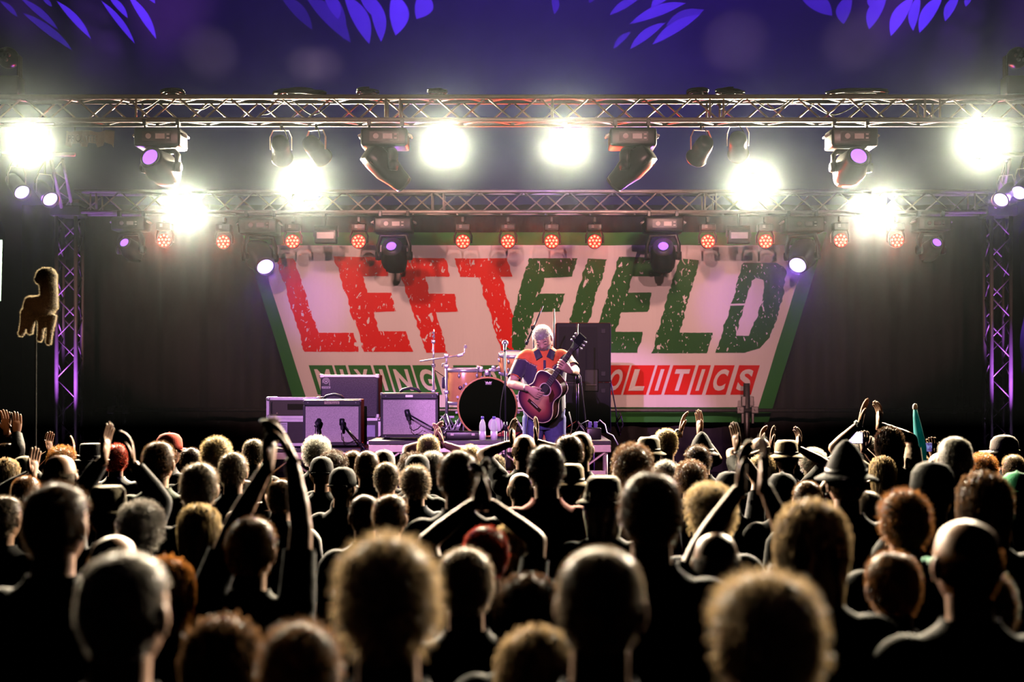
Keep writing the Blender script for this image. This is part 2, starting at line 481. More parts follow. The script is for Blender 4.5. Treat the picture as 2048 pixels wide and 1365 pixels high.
FT_Y, RT_Y = 13.3, 15.6
fz0 = at(0, 240, FT_Y).z
def fx(px, Y): return (px - 1024) * Y / F
UP = [fx(p, FT_Y) - fx(-160, FT_Y) for p in (272, 771, 800, 1105, 1420, 1447, 1850, 1880)]
truss('lighting_truss', 'long aluminium box truss spanning the top of the stage front', (fx(-160, FT_Y), FT_Y, fz0), (fx(2210, FT_Y), FT_Y, fz0), 0.235, 0.026, 0.0105, 0.262, uprights=UP)
rz0 = at(0, 424, RT_Y).z
UP = [fx(p, RT_Y) - fx(150, RT_Y) for p in (181, 192, 864, 887, 1410, 1432, 1980 - 30)]
truss('lighting_truss', 'pink lit aluminium box truss above the banner at the stage back', (fx(150, RT_Y), RT_Y, rz0), (fx(1990, RT_Y), RT_Y, rz0), 0.245, 0.022, 0.0095, 0.27, uprights=UP)
TW = 0.232
for side, px in (('left', 113), ('right', 1983)):
    x = fx(px, RT_Y)
    truss('truss_tower', f'purple lit aluminium truss tower at the {side} end of the stage back', (x, RT_Y, 0.9), (x, RT_Y, rz0 - 0.05), TW, 0.024, 0.009, 0.25, faces='fbld')
    # corner block on top of the tower
    cb = thing('truss_corner', f'dark sleeve block joining the {side} tower to the rear truss', 'truss corner', (x, RT_Y, rz0 - 0.05))
    MB().box((x + TW / 2, RT_Y + TW / 2, rz0 + 0.12), (0.34, 0.34, 0.05), bev=0.008).build('plate', STEEL, cb)
    MB().box((x + TW / 2, RT_Y + TW / 2, rz0 + 0.01), (0.36, 0.36, 0.12), bev=0.01).build('sleeve', mat('dark_sleeve', (0.06, 0.05, 0.05), 0.5), cb)
    sx = -1 if side == 'left' else 1
    # raking brace from the block up to the front
    br = thing('raking_brace', f'slanting ladder brace rising from the top of the {side} tower', 'brace', (x, RT_Y, rz0 + 0.14))
    a0 = at(124 if sx < 0 else 1990, 420, RT_Y); a1 = at(103 if sx < 0 else 2011, 322, 14.6); d2 = Vector((0.09, 0.1, 0.03))
    for o_ in (Vector((0, 0, 0)), d2): MB().cyl(a0 + o_, a1 + o_, 0.02, n=10).build('chord', ALU, br, True)
    for k in range(5):
        f0 = k / 5; f1 = (k + 1) / 5
        MB().cyl(a0.lerp(a1, f0) + (d2 if k % 2 else Vector()), a0.lerp(a1, f1) + (Vector() if k % 2 else d2), 0.008, n=6).build('brace', ALU, br, True)
# uplighters standing at the tower feet
for side, px in (('left', 139), ('right', 2008)):
    p = Vector((fx(px, RT_Y), RT_Y - .35, .9))
    t = thing('floor_uplighter', f'small purple uplighter on the stage floor before the {side} tower', 'stage light', p)
    MB().lathe([(.07, .02), (.08, .05), (.08, .16), (.07, .17), (.066, .15)], 18, None, p).build('can', BLACKM, t, True)
    MB().lathe([(.066, .155), (.001, .16)], 18, None, p).build('lens', LENS_PURPLE_HOT, t)
    MB().box(p + Vector((0, 0, .015)), (.14, .14, .03), bev=.006).build('foot', BLACKM, t)
    spot('purple_uplight', p + Vector((0, 0, .19)), p + Vector((0, .30, 2.4)), 420, (0.50, 0.14, 1.0), 34, 0.6, 0.06, parent=t)
# rubbish and cable coils lying on the front truss
CABLE = mat('black_cable', (0.02, 0.02, 0.02), 0.5)
for i, (px, w, where) in enumerate(((345, 50, 'at its left third'), (600, 110, 'above the left par lamps'), (735, 46, 'above the left big moving head'), (875, 40, 'above the white lamp near the middle'),
                                     (1395, 44, 'above the right par lamps'), (1460, 60, 'right of the middle'), (1715, 130, 'above the right moving head'))):
    c = at(px, 186, FT_Y + 0.12); b = MB(); rnd = random.Random(i)
    pts = []
    n = 90; hw = w / 2 * FT_Y / F
    for k in range(n):
        a = k * 0.55
        pts.append((c.x + hw * (0.75 + 0.25 * math.sin(k * 0.13 + i)) * math.cos(a), FT_Y + 0.12 + 0.09 * math.sin(a), fz0 + 0.235 + 0.035 + 0.035 * abs(math.sin(k * 0.21 + i)) + 0.0004 * k))
    b.tube(pts, 0.009, 5)
    o = b.build('cable_coil', CABLE, None, True); tag(o, 'loose black cable coil lying on the front truss ' + where, 'cable')
# cables looped along the front truss
for i, (a, z, where) in enumerate((((250, 420), 205, 'left'), ((520, 660), 215, 'beside the left par lamps'), ((1440, 1600), 205, 'right of the middle'), ((1560, 1760), 215, 'at the right moving head'))):
    pts = []
    for k in range(25):
        f = k / 24; p = at(a[0] + (a[1] - a[0]) * f, z + 14 * math.sin(f * 9 + i), FT_Y + 0.1)
        pts.append(p)
    o = MB().tube(pts, 0.007, 5).build('looped_cable', CABLE, None, True); tag(o, f'black cable strung inside the front truss, {where}', 'cable')
# truss maker's cloth tag
tg = thing('cloth_tag', 'torn printed cloth strip hanging left under the front truss', 'tag', at(180, 280, 13.6))
def tagfn(px, py): 
    p = at(px, py, 13.6); p.y += 0.02 * math.sin(px * 0.2); return p
b = MB()
cols = [132 + 8 * k for k in range(13)]
for k, px in enumerate(cols):
    b.v.append(tuple(tagfn(px, 262 + (2 * math.sin(k)))));  b.v.append(tuple(tagfn(px + (3 if k % 2 else -2), 290 + 5 * math.sin(k * 1.7))))
for k in range(len(cols) - 1): b.f.append((2 * k, 2 * k + 2, 2 * k + 3, 2 * k + 1))
b.build('strip', mat('beige_cloth', (0.40, 0.30, 0.26), 0.8), tg)
put_text('PROLYTE', at(136, 284, 13.58), (1, 0, 0), (0, 0, 1), 56 * 13.58 / F, 14 * 13.58 / F, 'print', mat('dark_print', (0.1, 0.06, 0.06), 0.7), tg)
for px in (150, 205): MB().cyl(at(px, 244, 13.6), at(px, 262, 13.6), 0.004, n=6).build('tie', CABLE, tg)

# ================================================================== lamps
def clamp(b, p, h, r=0.03):
    b.cyl(p, (p[0], p[1], p[2] + h), r * 0.45, n=8); b.box((p[0], p[1], p[2] + h), (r * 1.3, r * 2.4, r * 2.2), bev=0.005)

def moving_head(label, pos, chord_z, w, hd, lens, roll=0.0, head=(0.5, 0.2), lens_r=0.085, group='moving head lights', down=None, mbody=None):
    """pos: centre of the yoke's pivot. hd: direction the head points."""
    px, py, pz = pos; mbody = mbody or BLACKP
    t = thing('moving_head_light', label, 'stage light', (px, py, chord_z), group=group)
    L, wd = head
    top = pz + (down or 0.30)                     # underside of the base
    bh = w * 0.40
    b = MB().box((px, py, top + bh / 2), (w, w * 0.72, bh), bev=w * 0.06); base = b.build('base', mbody, t, True)
    for s in (-1, 1):
        MB().tube([(px + s * w * .5, py - .06, top + bh * .75), (px + s * w * .57, py - .06, top + bh * .65), (px + s * w * .57, py + .06, top + bh * .65), (px + s * w * .5, py + .06, top + bh * .75)], 0.012, 6).build('carry_handle', PANEL, base, True)
        b = MB(); clamp(b, (px + s * w * .36, py + 0.02, top + bh), max(0.03, chord_z - top - bh)); b.build('clamp', BLACKM, t)
    fy = py - w * 0.36 - 0.002
    MB().box((px, fy, top + bh * .52), (w * .62, 0.006, bh * .5)).build('control_panel', mat('panel_black', (0.05, 0.045, 0.045), 0.4), base)
    MB().cyl((px - w * .17, fy - 0.002, top + bh * .52), (px - w * .17, fy - 0.012, top + bh * .52), bh * .15, n=14).build('dial', PANEL, base)
    MB().box((px + w * .08, fy - 0.005, top + bh * .52), (w * .2, 0.006, bh * .28)).build('display', PANEL, base)
    for k in (-1, 1): MB().box((px + w * .25, fy - 0.005, top + bh * (.52 + .1 * k)), (w * .06, 0.006, bh * .08)).build('button', PANEL, base)
    # yoke in the plane across the head's direction
    h = Vector(hd).normalized(); hor = Vector((h.y, -h.x, 0))
    hor = hor.normalized() if hor.length > 0.05 else Vector((1, 0, 0))
    P = Vector(pos); aw = wd / 2 + 0.045
    fw = Vector((-hor.y, hor.x, 0))
    pts = [P + hor * aw - Vector((0, 0, 0.05)), P + hor * aw + Vector((0, 0, 0.12)), P + hor * aw * 0.8 + Vector((0, 0, top - pz - 0.03)), P - hor * aw * 0.8 + Vector((0, 0, top - pz - 0.03)), P - hor * aw + Vector((0, 0, 0.12)), P - hor * aw - Vector((0, 0, 0.05))]
    MB().tube(pts, [(0.02, 0.05), (0.022, 0.06), (0.03, 0.06), (0.03, 0.06), (0.022, 0.06), (0.02, 0.05)], 10, flat=hor).build('yoke', mbody, t, True)
    for s in (-1, 1): MB().cyl(P + hor * aw * s * 0.8, P + hor * (aw + 0.03) * s, 0.05, n=16).build('pivot_cap', BLACKM, t, True)
    # head: a tapered body, squarish at the back and round at the lens
    M = axis_matrix(h)
    prof = [(-0.50, .34), (-0.48, .42), (-0.25, .50), (0.05, .52), (0.30, .46), (0.46, .42), (0.50, .40)]
    b = MB(); n = 20; vs = []; fs = []
    for i, (z, r) in enumerate(prof):
        e = 4.0 if z < 0.1 else 2.4
        for k in range(n):
            a = 2 * math.pi * k / n + roll; c, s = math.cos(a), math.sin(a)
            q = (abs(c) ** e + abs(s) ** e) ** (-1 / e)
            vs.append(P + M @ Vector((c * q * r * wd, s * q * r * wd, z * L)))
    for i in range(len(prof) - 1):
        for k in range(n): fs.append((i * n + k, i * n + (k + 1) % n, (i + 1) * n + (k + 1) % n, (i + 1) * n + k))
    fs.append(tuple(range(n - 1, -1, -1))); fs.append(tuple((len(prof) - 1) * n + k for k in range(n)))
    hb = b.add(vs, fs).build('lamp_head', mbody, t, True)
    MB().lathe([(lens_r * 1.15, 0.0), (lens_r * 1.15, 0.02), (lens_r, 0.022), (lens_r, 0.0)], 22, M, P + M @ Vector((0, 0, L * .5))).build('lens_ring', BLACKM, hb, True)
    MB().lathe([(lens_r, 0.0), (lens_r * .7, 0.012), (0.001, 0.018)], 22, M, P + M @ Vector((0, 0, L * .5 + .004))).build('lens', lens, hb, True)
    for k in range(4):
        a = math.pi / 2 * k + math.pi / 4
        MB().box(P + M @ Vector((math.cos(a) * wd * .49, math.sin(a) * wd * .49, -L * .28)), (0.012, 0.05, 0.09), M).build('vent', BLACKM, hb)
    return t, P + h * (L * .5 + 0.06), h

fbz = fz0 - 0.03
# big profile heads on the front truss
moving_head('big moving head left of centre on the front truss, tilted down to its right', at(771, 335, FT_Y - .02), fbz, 0.47, (0.70, 0.45, -0.62), LENS_DARK, head=(0.50, 0.24), group='front truss moving heads', down=0.19)
moving_head('big moving head right of centre on the front truss, tilted down to its left', at(1264, 335, FT_Y - .02), fbz, 0.47, (-0.70, 0.45, -0.62), LENS_DARK, head=(0.50, 0.24), group='front truss moving heads', down=0.19)
_, lp1, _ = moving_head('dark moving head at the left of the front truss, turned towards the camera', at(322, 335, FT_Y - .02), fbz, 0.47, (-0.16, -0.75, 0.22), LENS_PURPLE, head=(0.46, 0.28), group='front truss moving heads', down=0.19)  # no beam: the lens glow paints a purple reflection
_, lp2, _ = moving_head('dark moving head at the right of the front truss, turned towards the camera', at(1702, 335, FT_Y - .02), fbz, 0.47, (0.06, -0.75, 0.25), LENS_PURPLE, head=(0.46, 0.28), group='front truss moving heads', down=0.19)  # unlit too, purple reflection put into its lens as glow
# washes on the rear truss
rbz = rz0 - 0.024
RY = RT_Y - 0.02
for px, py, hd, lens, lr, pw, label in (
    (262, 500, (-0.15, -0.80, 0.34), LENS_PURPLE, 0.055, 60, 'small purple moving head at the left end of the rear truss'),
    (520, 515, (0.45, -0.80, -0.60), LENS_PURPLE_HOT, 0.10, PURPLE_W, 'bright purple moving head shining down over the banner top left corner'),
    (788, 512, (-0.05, -0.80, 0.36), LENS_PURPLE, 0.06, 60, 'large black moving head hanging over the red letters, small purple lens'),
    (1326, 512, (-0.08, -0.80, 0.36), LENS_PURPLE, 0.06, 60, 'large black moving head hanging over the green letters, small purple lens'),
    (1605, 512, (-0.45, -0.80, -0.60), LENS_PURPLE_HOT, 0.10, PURPLE_W, 'bright purple moving head shining down over the banner top right corner'),
    (1862, 500, (0.08, -0.80, 0.34), LENS_PURPLE, 0.055, 60, 'small purple moving head at the right end of the rear truss')):
    small = lr == 0.055
    t, lp, h = moving_head(label, at(px, py, RY), rbz, 0.46 if not small else 0.40, hd, lens, head=(0.44, 0.29) if not small else (0.34, 0.2), lens_r=lr, group='rear truss moving heads', down=0.27 if not small else 0.22)
    spot('purple_beam', lp, lp + h, pw, (0.42, 0.12, 1.0), 70, 0.6, lr, parent=t)

# red LED wash lights: proto with twelve emitters, then copies
def led_light():
    t = thing('led_wash_light', '', 'stage light', (0, 0, 0))
    b = MB().box((0, 0, 0.19), (0.20, 0.17, 0.10), bev=0.015); base = b.build('base', BLACKP, t, True)
    MB().box((0, -0.087, 0.20), (0.10, 0.004, 0.05)).build('display', mat('panel_black', (0.05, 0.045, 0.045), 0.4), base)
    for k in range(3): MB().box((-0.03, -0.091, 0.185 + k * 0.015), (0.035, 0.004, 0.005)).build('button', PANEL, base)
    b = MB(); clamp(b, (0, 0, 0.24), 0.06); b.build('clamp', BLACKM, t)
    for s in (-1, 1):
        MB().tube([(s * 0.09, 0, 0.14), (s * 0.115, 0, 0.08), (s * 0.115, 0, -0.02)], [(0.012, 0.04), (0.014, 0.045), (0.012, 0.03)], 8, flat=(1, 0, 0)).build('yoke_arm', BLACKP, t, True)
    M = axis_matrix((0, -1, 0.0))
    hb = MB().lathe([(0.06, -0.10), (0.085, -0.07), (0.098, 0.0), (0.1, 0.045), (0.094, 0.052), (0.09, 0.045)], 24, M).build('lamp_head', BLACKP, t, True)
    MB().lathe([(0.091, 0.0465), (0.001, 0.0475)], 24, M).build('lens_plate', LED_HALO, hb)
    led = MB().ball((0, 0, 0), (0.0158, 0.008, 0.0158), 10, 6).mesh('led', True)
    pos = []
    for k in range(3): pos.append((0.027, 2 * math.pi * k / 3 + .5))
    for k in range(9): pos.append((0.068, 2 * math.pi * k / 9 + .2))
    for r, a in pos:
        o = link('led', led, LED_RED, hb); o.location = (r * math.cos(a), -0.050, r * math.sin(a))
    return t
def copy_tree(o, parent=None):
    c = o.copy(); col.objects.link(c); c.parent = parent
    for ch in o.children:
        if ch.type != 'LIGHT': copy_tree(ch, c)
    return c
led0 = led_light()
LP = [330, 448, 586, 718, 926, 1016, 1103, 1189, 1415, 1530, 1680, 1792]
LY = [482, 485, 484, 484, 484, 484, 484, 484, 484, 484, 482, 482]
for i, (px, py) in enumerate(zip(LP, LY)):
    o = led0 if i == 0 else copy_tree(led0)
    o['label'] = f'{ORD[i]} red LED wash light from the left, hanging under the rear truss'; o['group'] = 'red LED wash lights'
    p = at(px, py, RT_Y - 0.05); o.location = p; o.scale = (0.88,) * 3
    spot('red_wash', (p.x, p.y - 0.09, p.z), (p.x, p.y - 1.0, p.z - 0.1), RED_W, (1.0, 0.05, 0.02), 130, 0.8, 0.06, parent=o)

# white lamps facing the audience
def white_lamp(px, py, Y, label, hang, size=0.13, power=WHITE_W):
    p = at(px, py, Y); t = thing('audience_blinder', label, 'stage light', p, group='white lamps facing the audience')
    d = Vector((-p.x * 0.05, -1, -0.16)).normalized(); M = axis_matrix(d)
    MB().lathe([(size * .55, -0.26), (size * .8, -0.2), (size * 1.02, -0.05), (size * 1.08, 0.0), (size * 1.08, 0.03), (size * 1.0, 0.03), (size * .98, 0.0)], 26, M, p).build('can', BLACKM, t, True)
    MB().lathe([(size * .99, 0.0), (size * .7, 0.02), (0.001, 0.032)], 26, M, p).build('lens', LENS_WHITE, t, True)
    for k in range(4):
        a = math.pi / 2 * k
        MB().box(p + M @ Vector((math.cos(a) * size * 1.1, math.sin(a) * size * 1.1, 0.035)), (0.03, 0.03, 0.05), M).build('filter_clip', BLACKM, t)
    top = Vector((p.x, p.y + 0.1, hang)); s = size * 1.2
    MB().tube([p + Vector((s, .1, 0)), p + Vector((s, .1, .16 if hang > p.z else -.16)), p + Vector((-s, .1, .16 if hang > p.z else -.16)), p + Vector((-s, .1, 0))], [(0.006, 0.02)] * 4, 6).build('bracket', BLACKM, t)
    b = MB(); z1 = p.z + (.16 if hang > p.z else -.16); b.cyl((p.x, p.y + .1, z1), (p.x, p.y + .1, hang), 0.014, n=8); b.build('hook', BLACKM, t)
    spot('white_lamp_beam', p + d * 0.07, p + d * 2, power, LAMP_COL, 100, 0.6, size * .9, parent=t)
    return t
wl = [(62, 288, FT_Y - .1, 'at the left end of the front truss', fbz), (888, 290, FT_Y - .1, 'left of the middle of the front truss', fbz), (1132, 288, FT_Y - .1, 'right of the middle of the front truss', fbz), (1965, 286, FT_Y - .1, 'at the right end of the front truss', fbz),
      (605, 372, RT_Y - .25, 'on top of the rear truss left of the middle', rz0 + .1), (1506, 370, RT_Y - .25, 'on top of the rear truss right of the middle', rz0 + .1),
      (370, 420, RT_Y - .25, 'on the left part of the rear truss', rz0 + .25), (1750, 420, RT_Y - .25, 'on the right part of the rear truss', rz0 + .25)]
for i, (px, py, Y, where, hang) in enumerate(wl):
    white_lamp(px, py, Y, 'glaring white lamp ' + where, hang, 0.155 if i == 3 else 0.13, WHITE_W * (1.3 if i == 3 else 1))

# par cans: dark ones on the front truss point back at the stage and light it; purple ones at the sides
def par_can(label, p, d, lens, hang, L=0.30, r=0.10, frame=True, group='par cans', metal=None):
    p = Vector(p); d = Vector(d).normalized(); M = axis_matrix(d)
    t = thing('par_can', label, 'stage light', p, group=group)
    can = MB().lathe([(r * .45, -L * .55), (r * .8, -L * .5), (r * .92, -L * .3), (r, L * .45), (r * 1.12, L * .46), (r * 1.12, L * .5), (r * .96, L * .5), (r * .94, L * .38)], 22, M, p).build('can', metal or BLACKM, t, True)
    MB().lathe([(r * .95, L * .40), (r * .6, L * .44), (0.001, L * .455)], 22, M, p).build('lens', lens, can, True)
    side = Vector((d.y, -d.x, 0)); side = side.normalized() if side.length > .05 else Vector((1, 0, 0))
    top = Vector((p.x, p.y, hang))
    pts = [p + side * r * 1.08, p + side * r * 1.1 + Vector((0, 0, .13)), p + side * r * .8 + Vector((0, 0, .2)), p - side * r * .8 + Vector((0, 0, .2)), p - side * r * 1.1 + Vector((0, 0, .13)), p - side * r * 1.08]
    MB().tube(pts, [(0.005, 0.016)] * 6, 6, flat=side).build('bracket', PANEL, t)
    b = MB(); b.cyl((p.x, p.y, p.z + .2), top, 0.012, n=8); b.build('hook', BLACKM, t)
    loop = [p - d * L * .5 + Vector((0, 0, .02))]
    for k in range(1, 9): 
        f = k / 8; loop.append(loop[0].lerp(top, f) + side * (0.08 * math.sin(f * math.pi)) - Vector((0, 0, .08 * math.sin(f * math.pi))))
    MB().tube(loop, 0.006, 5).build('cable', CABLE, t, True)
    return t, p + d * (L * .5 + .02), d
STG = (1.0, 0.50, 0.42)
for px, py, tgt, label in ((562, 300, (-2.6, 16.4, 3.0), 'left one of the pair of dark par cans on the front truss, left half'), (632, 300, (-0.9, 16.4, 3.0), 'right one of the pair of dark par cans on the front truss, left half'),
                           (1402, 300, (1.2, 16.4, 3.0), 'left one of the pair of dark par cans on the front truss, right half'), (1476, 292, (2.9, 16.4, 3.0), 'right one of the pair of dark par cans on the front truss, right half')):
    p = at(px, py, FT_Y + .05); t, lp, d = par_can(label, p, Vector(tgt) - p, LENS_DARK, fbz, group='dark par cans on the front truss')
    if px in (562, 1476):                              # the outer two throw narrow violet beams on the banner
        q = ban(628 if px == 562 else 1462, 610); spot('violet_banner_beam', lp, q, 130, (0.45, 0.16, 1.0), 20, 1.0, 0.08, parent=t)
    else: spot('stage_wash', lp, lp + d, 150, STG, 75, 0.8, 0.08, parent=t)
for px, py, d, label in ((34, 372, (0.50, -0.55, -0.45), 'left one of the two purple par cans beside the left tower'), (90, 386, (0.50, -0.55, -0.45), 'right one of the two purple par cans beside the left tower'),
                         (2012, 388, (-0.50, -0.55, -0.42), 'left one of the two purple par cans beside the right tower'), (2048, 374, (-0.50, -0.55, -0.42), 'right one of the two purple par cans beside the right tower')):
    p = at(px, py, 14.0); t, lp, d = par_can(label, p, d, LENS_PURPLE_HOT, p.z + .34, L=0.36, r=0.085, group='purple side par cans', metal=mat('grey_metal_can', (0.14, 0.12, 0.14), 0.35, 0.6))
    spot('purple_side_beam', lp, lp + d, 70, (0.42, 0.12, 1.0), 80, 0.6, 0.07, parent=t)
# pipes the side cans hang from, fixed to the towers
for side, x0, x1 in (('left', 5, 150), ('right', 1995, 2070)):
    zz = at(0, 372, 14.0).z + .34
    a = at(x0, 0, 14.0); c = at(x1, 0, 14.0); a.z = c.z = zz
    o = MB().cyl(a, c, 0.022, n=10).build('hanging_pipe', ALU, None, True)
    tag(o, f'short pipe carrying the purple par cans on the {side}', 'pipe')
# floodlights with pale fronts between the red lights
for px, label in ((652, 'flat floodlight with a pale front left of the black moving head'), (1477, 'flat floodlight with a pale front right of the green letters')):
    p = at(px, 474, RT_Y); t = thing('flood_light', label, 'stage light', p, group='flat floodlights under the rear truss')
    MB().box(p, (0.26, 0.14, 0.16), bev=0.012).build('housing', BLACKP, t, True)
    MB().box(p + Vector((0, -.072, .01)), (0.20, 0.006, 0.075)).build('front_glass', mat('pale_reflector', (0.75, 0.68, 0.66), 0.3), t)
    MB().tube([p + Vector((-.14, 0, 0)), p + Vector((-.14, 0, .13)), p + Vector((.14, 0, .13)), p + Vector((.14, 0, 0))], [(0.005, 0.015)] * 4, 6).build('bracket', BLACKM, t)
    MB().cyl((p.x, p.y, p.z + .13), (p.x, p.y, rbz), 0.012).build('hook', BLACKM, t)
# spot clusters at the upper corners (they stand on the ends of the front truss)
for side, px, dx in (('left', 16, 1), ('right', 2034, -1)):
    p = at(px, 150, FT_Y + .1)
    t = thing('lamp_cluster', f'dark lamp with a shiny reflector standing on the {side} end of the front truss', 'stage light', (p.x, p.y, fz0 + .26))
    MB().box((p.x, p.y, fz0 + .36), (0.28, 0.2, 0.2), bev=0.02).build('base', BLACKP, t, True)
    for s in (-1, 1): MB().box((p.x + s * .12, p.y, fz0 + .55), (0.03, 0.09, 0.26), bev=0.01).build('yoke_arm', BLACKP, t)
    hb = MB().ball((p.x, p.y, fz0 + .66), (0.11, 0.13, 0.11), 16, 10).build('lamp_head', BLACKP, t, True)
    for k in range(7):
        a = k * math.pi * 2 / 6; rr = 0 if k == 6 else .055
        MB().ball((p.x + rr * math.cos(a), p.y - .12, fz0 + .66 + rr * math.sin(a)), (0.022, 0.02, 0.022), 8, 6).build('lens', CHROME, hb, True)

# ------------------------------------------------------------------ light on the tent canvas
VIOLET = (0.20, 0.06, 1.0)
for x, pw in ((-3.4, 130), (0.6, 330), (4.0, 170)):
    spot('tent_wash', (x, 13.6, fz0 + .4), (x * .95, 17.0, 6.7), pw, (0.30, 0.11, 1.0), 120, 1.0, 0.1)
# light leaking from the backs of the par cans makes pale patches
for px, py, pw, an in ((420, 100, 7, 13), (614, 130, 8, 9), (647, 130, 8, 9), (1470, 74, 8, 15), (1708, 74, 8, 15)):
    src = at(px, 262, FT_Y + .25)
    tg_ = at(px, py, 17.15)
    spot('lamp_leak', src, tg_, pw * 26, (1.0, 0.80, 0.52), an, 1.0, 0.03)

def tent_hit(px, py):
    """Point of the canvas behind a picture point."""
    prev = None
    for k in range(400):
        y, z = tent_at(0.05 + 0.6 * k / 400)
        v = z - (CH - (py - HY) * y / F)
        if prev is not None and prev[0] < 0 <= v: return Vector(((px - 1024) * y / F, y, z))
        prev = (v, y)
    return at(px, py, 16.5)

def gobo(src, petals, power, name):
    """A profile spot with a leaf-patterned gobo: the pattern lives in the lamp."""
    src = Vector(src)
    pts = [(tent_hit(a, b_), tent_hit(c, d), w) for a, b_, c, d, w, *_ in petals]
    mid = sum((p + q for p, q, _ in pts), Vector()) / (2 * len(pts))
    o = spot(name, src, mid, power, VIOLET, 100, 0.1, 0.004)
    bpy.context.view_layer.update()
    Minv = o.matrix_world.inverted()
    nt = o.data; nt.use_nodes = True; nt = nt.node_tree
    em = nt.nodes['Emission']
    tc = nt.nodes.new('ShaderNodeTexCoord'); sp = nt.nodes.new('ShaderNodeSeparateXYZ'); nt.links.new(tc.outputs['Normal'], sp.inputs[0])
    def math_(op, a, b_=None, c=None, clampit=False):
        n = nt.nodes.new('ShaderNodeMath'); n.operation = op; n.use_clamp = clampit
        for i, x in enumerate((a, b_, c)):
            if x is None: continue
            if isinstance(x, (int, float)): n.inputs[i].default_value = x
            else: nt.links.new(x, n.inputs[i])
        return n.outputs[0]
    # both x/z and y/z are even under a flip of the direction, so the sign convention does not matter
    u = math_('DIVIDE', sp.outputs[0], sp.outputs[2]); v = math_('DIVIDE', sp.outputs[1], sp.outputs[2])
    cb = nt.nodes.new('ShaderNodeCombineXYZ'); nt.links.new(u, cb.inputs[0]); nt.links.new(v, cb.inputs[1]); cb.inputs[2].default_value = 1
    total = None
    for (p, q, w), pet in zip(pts, petals):
        lp, lq = Minv @ p, Minv @ q
        a = Vector((lp.x / lp.z, lp.y / lp.z)); c = Vector((lq.x / lq.z, lq.y / lq.z))
        ctr = (a + c) / 2; d = c - a; hl = d.length / 2
        ww = w * 17.2 / F / (mid - src).length / 2
        d.normalize(); nn = Vector((-d.y, d.x))
        def dot(ax, s):
            n = nt.nodes.new('ShaderNodeVectorMath'); n.operation = 'DOT_PRODUCT'
            nt.links.new(cb.outputs[0], n.inputs[0]); n.inputs[1].default_value = (ax.x / s, ax.y / s, -ctr.dot(ax) / s)
            return n.outputs['Value']
        du = dot(d, hl); dv = dot(nn, ww)
        dv2 = math_('MULTIPLY_ADD', math_('MULTIPLY', du, du), 0.5, dv)          # bends the leaf
        g = math_('SUBTRACT', math_('SUBTRACT', 1.5, math_('MULTIPLY', du, du)), math_('ABSOLUTE', math_('SUBTRACT', dv2, 0.3)))
        g = math_('SUBTRACT', g, 0.5)
        g = math_('MULTIPLY', g, 7.0, clampit=True)
        g = math_('MULTIPLY', g, pet[5] if len(pet) > 5 else 1.0)
        total = g if total is None else math_('MAXIMUM', total, g)
    nt.links.new(total, em.inputs['Strength'])
    em.inputs['Color'].default_value = (1, 1, 1, 1)
    return o
gobo((-5.6, 12.9, fz0 + .5), [(0, 2, 36, 36, 12, .3), (45, 24, 146, 101, 18, .3), (40, -5, 118, 61, 16, .35), (113, 3, 183, 80, 17, .9), (202, 3, 270, 90, 15, 1), (215, -8, 256, 38, 16, 1), (255, -10, 314, 80, 20, 1.3), (285, -20, 311, 10, 15, 1), (85, -3, 104, 14, 10, .4)], 4 * 900, 'gobo_profile_light')
gobo((-1.3, 13.0, fz0 + .5), [(560, -10, 628, 60, 25, .25), (610, -10, 705, 88, 34, .4), (665, -14, 690, 84, 20, .4), (690, -10, 742, 90, 34, .9), (742, -10, 765, 86, 28, 1.0), (790, -15, 795, 73, 40, 1.3), (850, -20, 836, 42, 38, 1), (650, -10, 680, 40, 26, .7), (720, -14, 745, 30, 22, .9), (1107, -15, 1109, 33, 16, .6), (1185, -14, 1178, 10, 12, .5)], 4 * 750, 'gobo_profile_light')
gobo((2.2, 13.0, fz0 + .5), [(1218, 30, 1280, -5, 18, .8), (1258, 48, 1372, 5, 24, 1), (1300, 14, 1345, -15, 22, 1), (1227, 100, 1261, 64, 13, .7), (1258, 98, 1330, 45, 20, 1), (1302, 90, 1400, 28, 24, 1), (1350, 62, 1408, 18, 20, .6), (1330, 50, 1400, 20, 20, .6)], 4 * 700, 'gobo_profile_light')
gobo((5.0, 12.9, fz0 + .5), [(1604, -5, 1668, 32, 30, .5), (1685, 50, 1700, -10, 30, .55), (1735, 60, 1772, -10, 30, .9), (1778, 74, 1826, -8, 30, 1.4), (1823, 64, 1838, -10, 22, 1.1), (1835, 66, 1885, -12, 30, 1.3), (1888, 46, 1918, -12, 22, 1), (1930, 15, 1945, -10, 14, .8), (1740, 20, 1752, -14, 18, .8)], 4 * 900, 'gobo_profile_light')

# ------------------------------------------------------------------ stage haze
hz = bpy.data.materials.new('stage_haze'); hz.use_nodes = True
nt = hz.node_tree; nt.nodes.remove(nt.nodes['Principled BSDF'])
vs_ = nt.nodes.new('ShaderNodeVolumeScatter'); vs_.inputs['Density'].default_value = HAZE_DENSITY; vs_.inputs['Anisotropy'].default_value = HAZE_G
vs_.inputs['Color'].default_value = (0.74, 0.90, 1.0, 1)
nt.links.new(vs_.outputs[0], nt.nodes['Material Output'].inputs['Volume'])
hzo = MB().box((0, 12.15, 4.25), (13.6, 7.9, 4.9)).build('stage_haze', hz)
tag(hzo, 'thin theatrical haze hanging around the lamps', 'haze', kind='stuff')

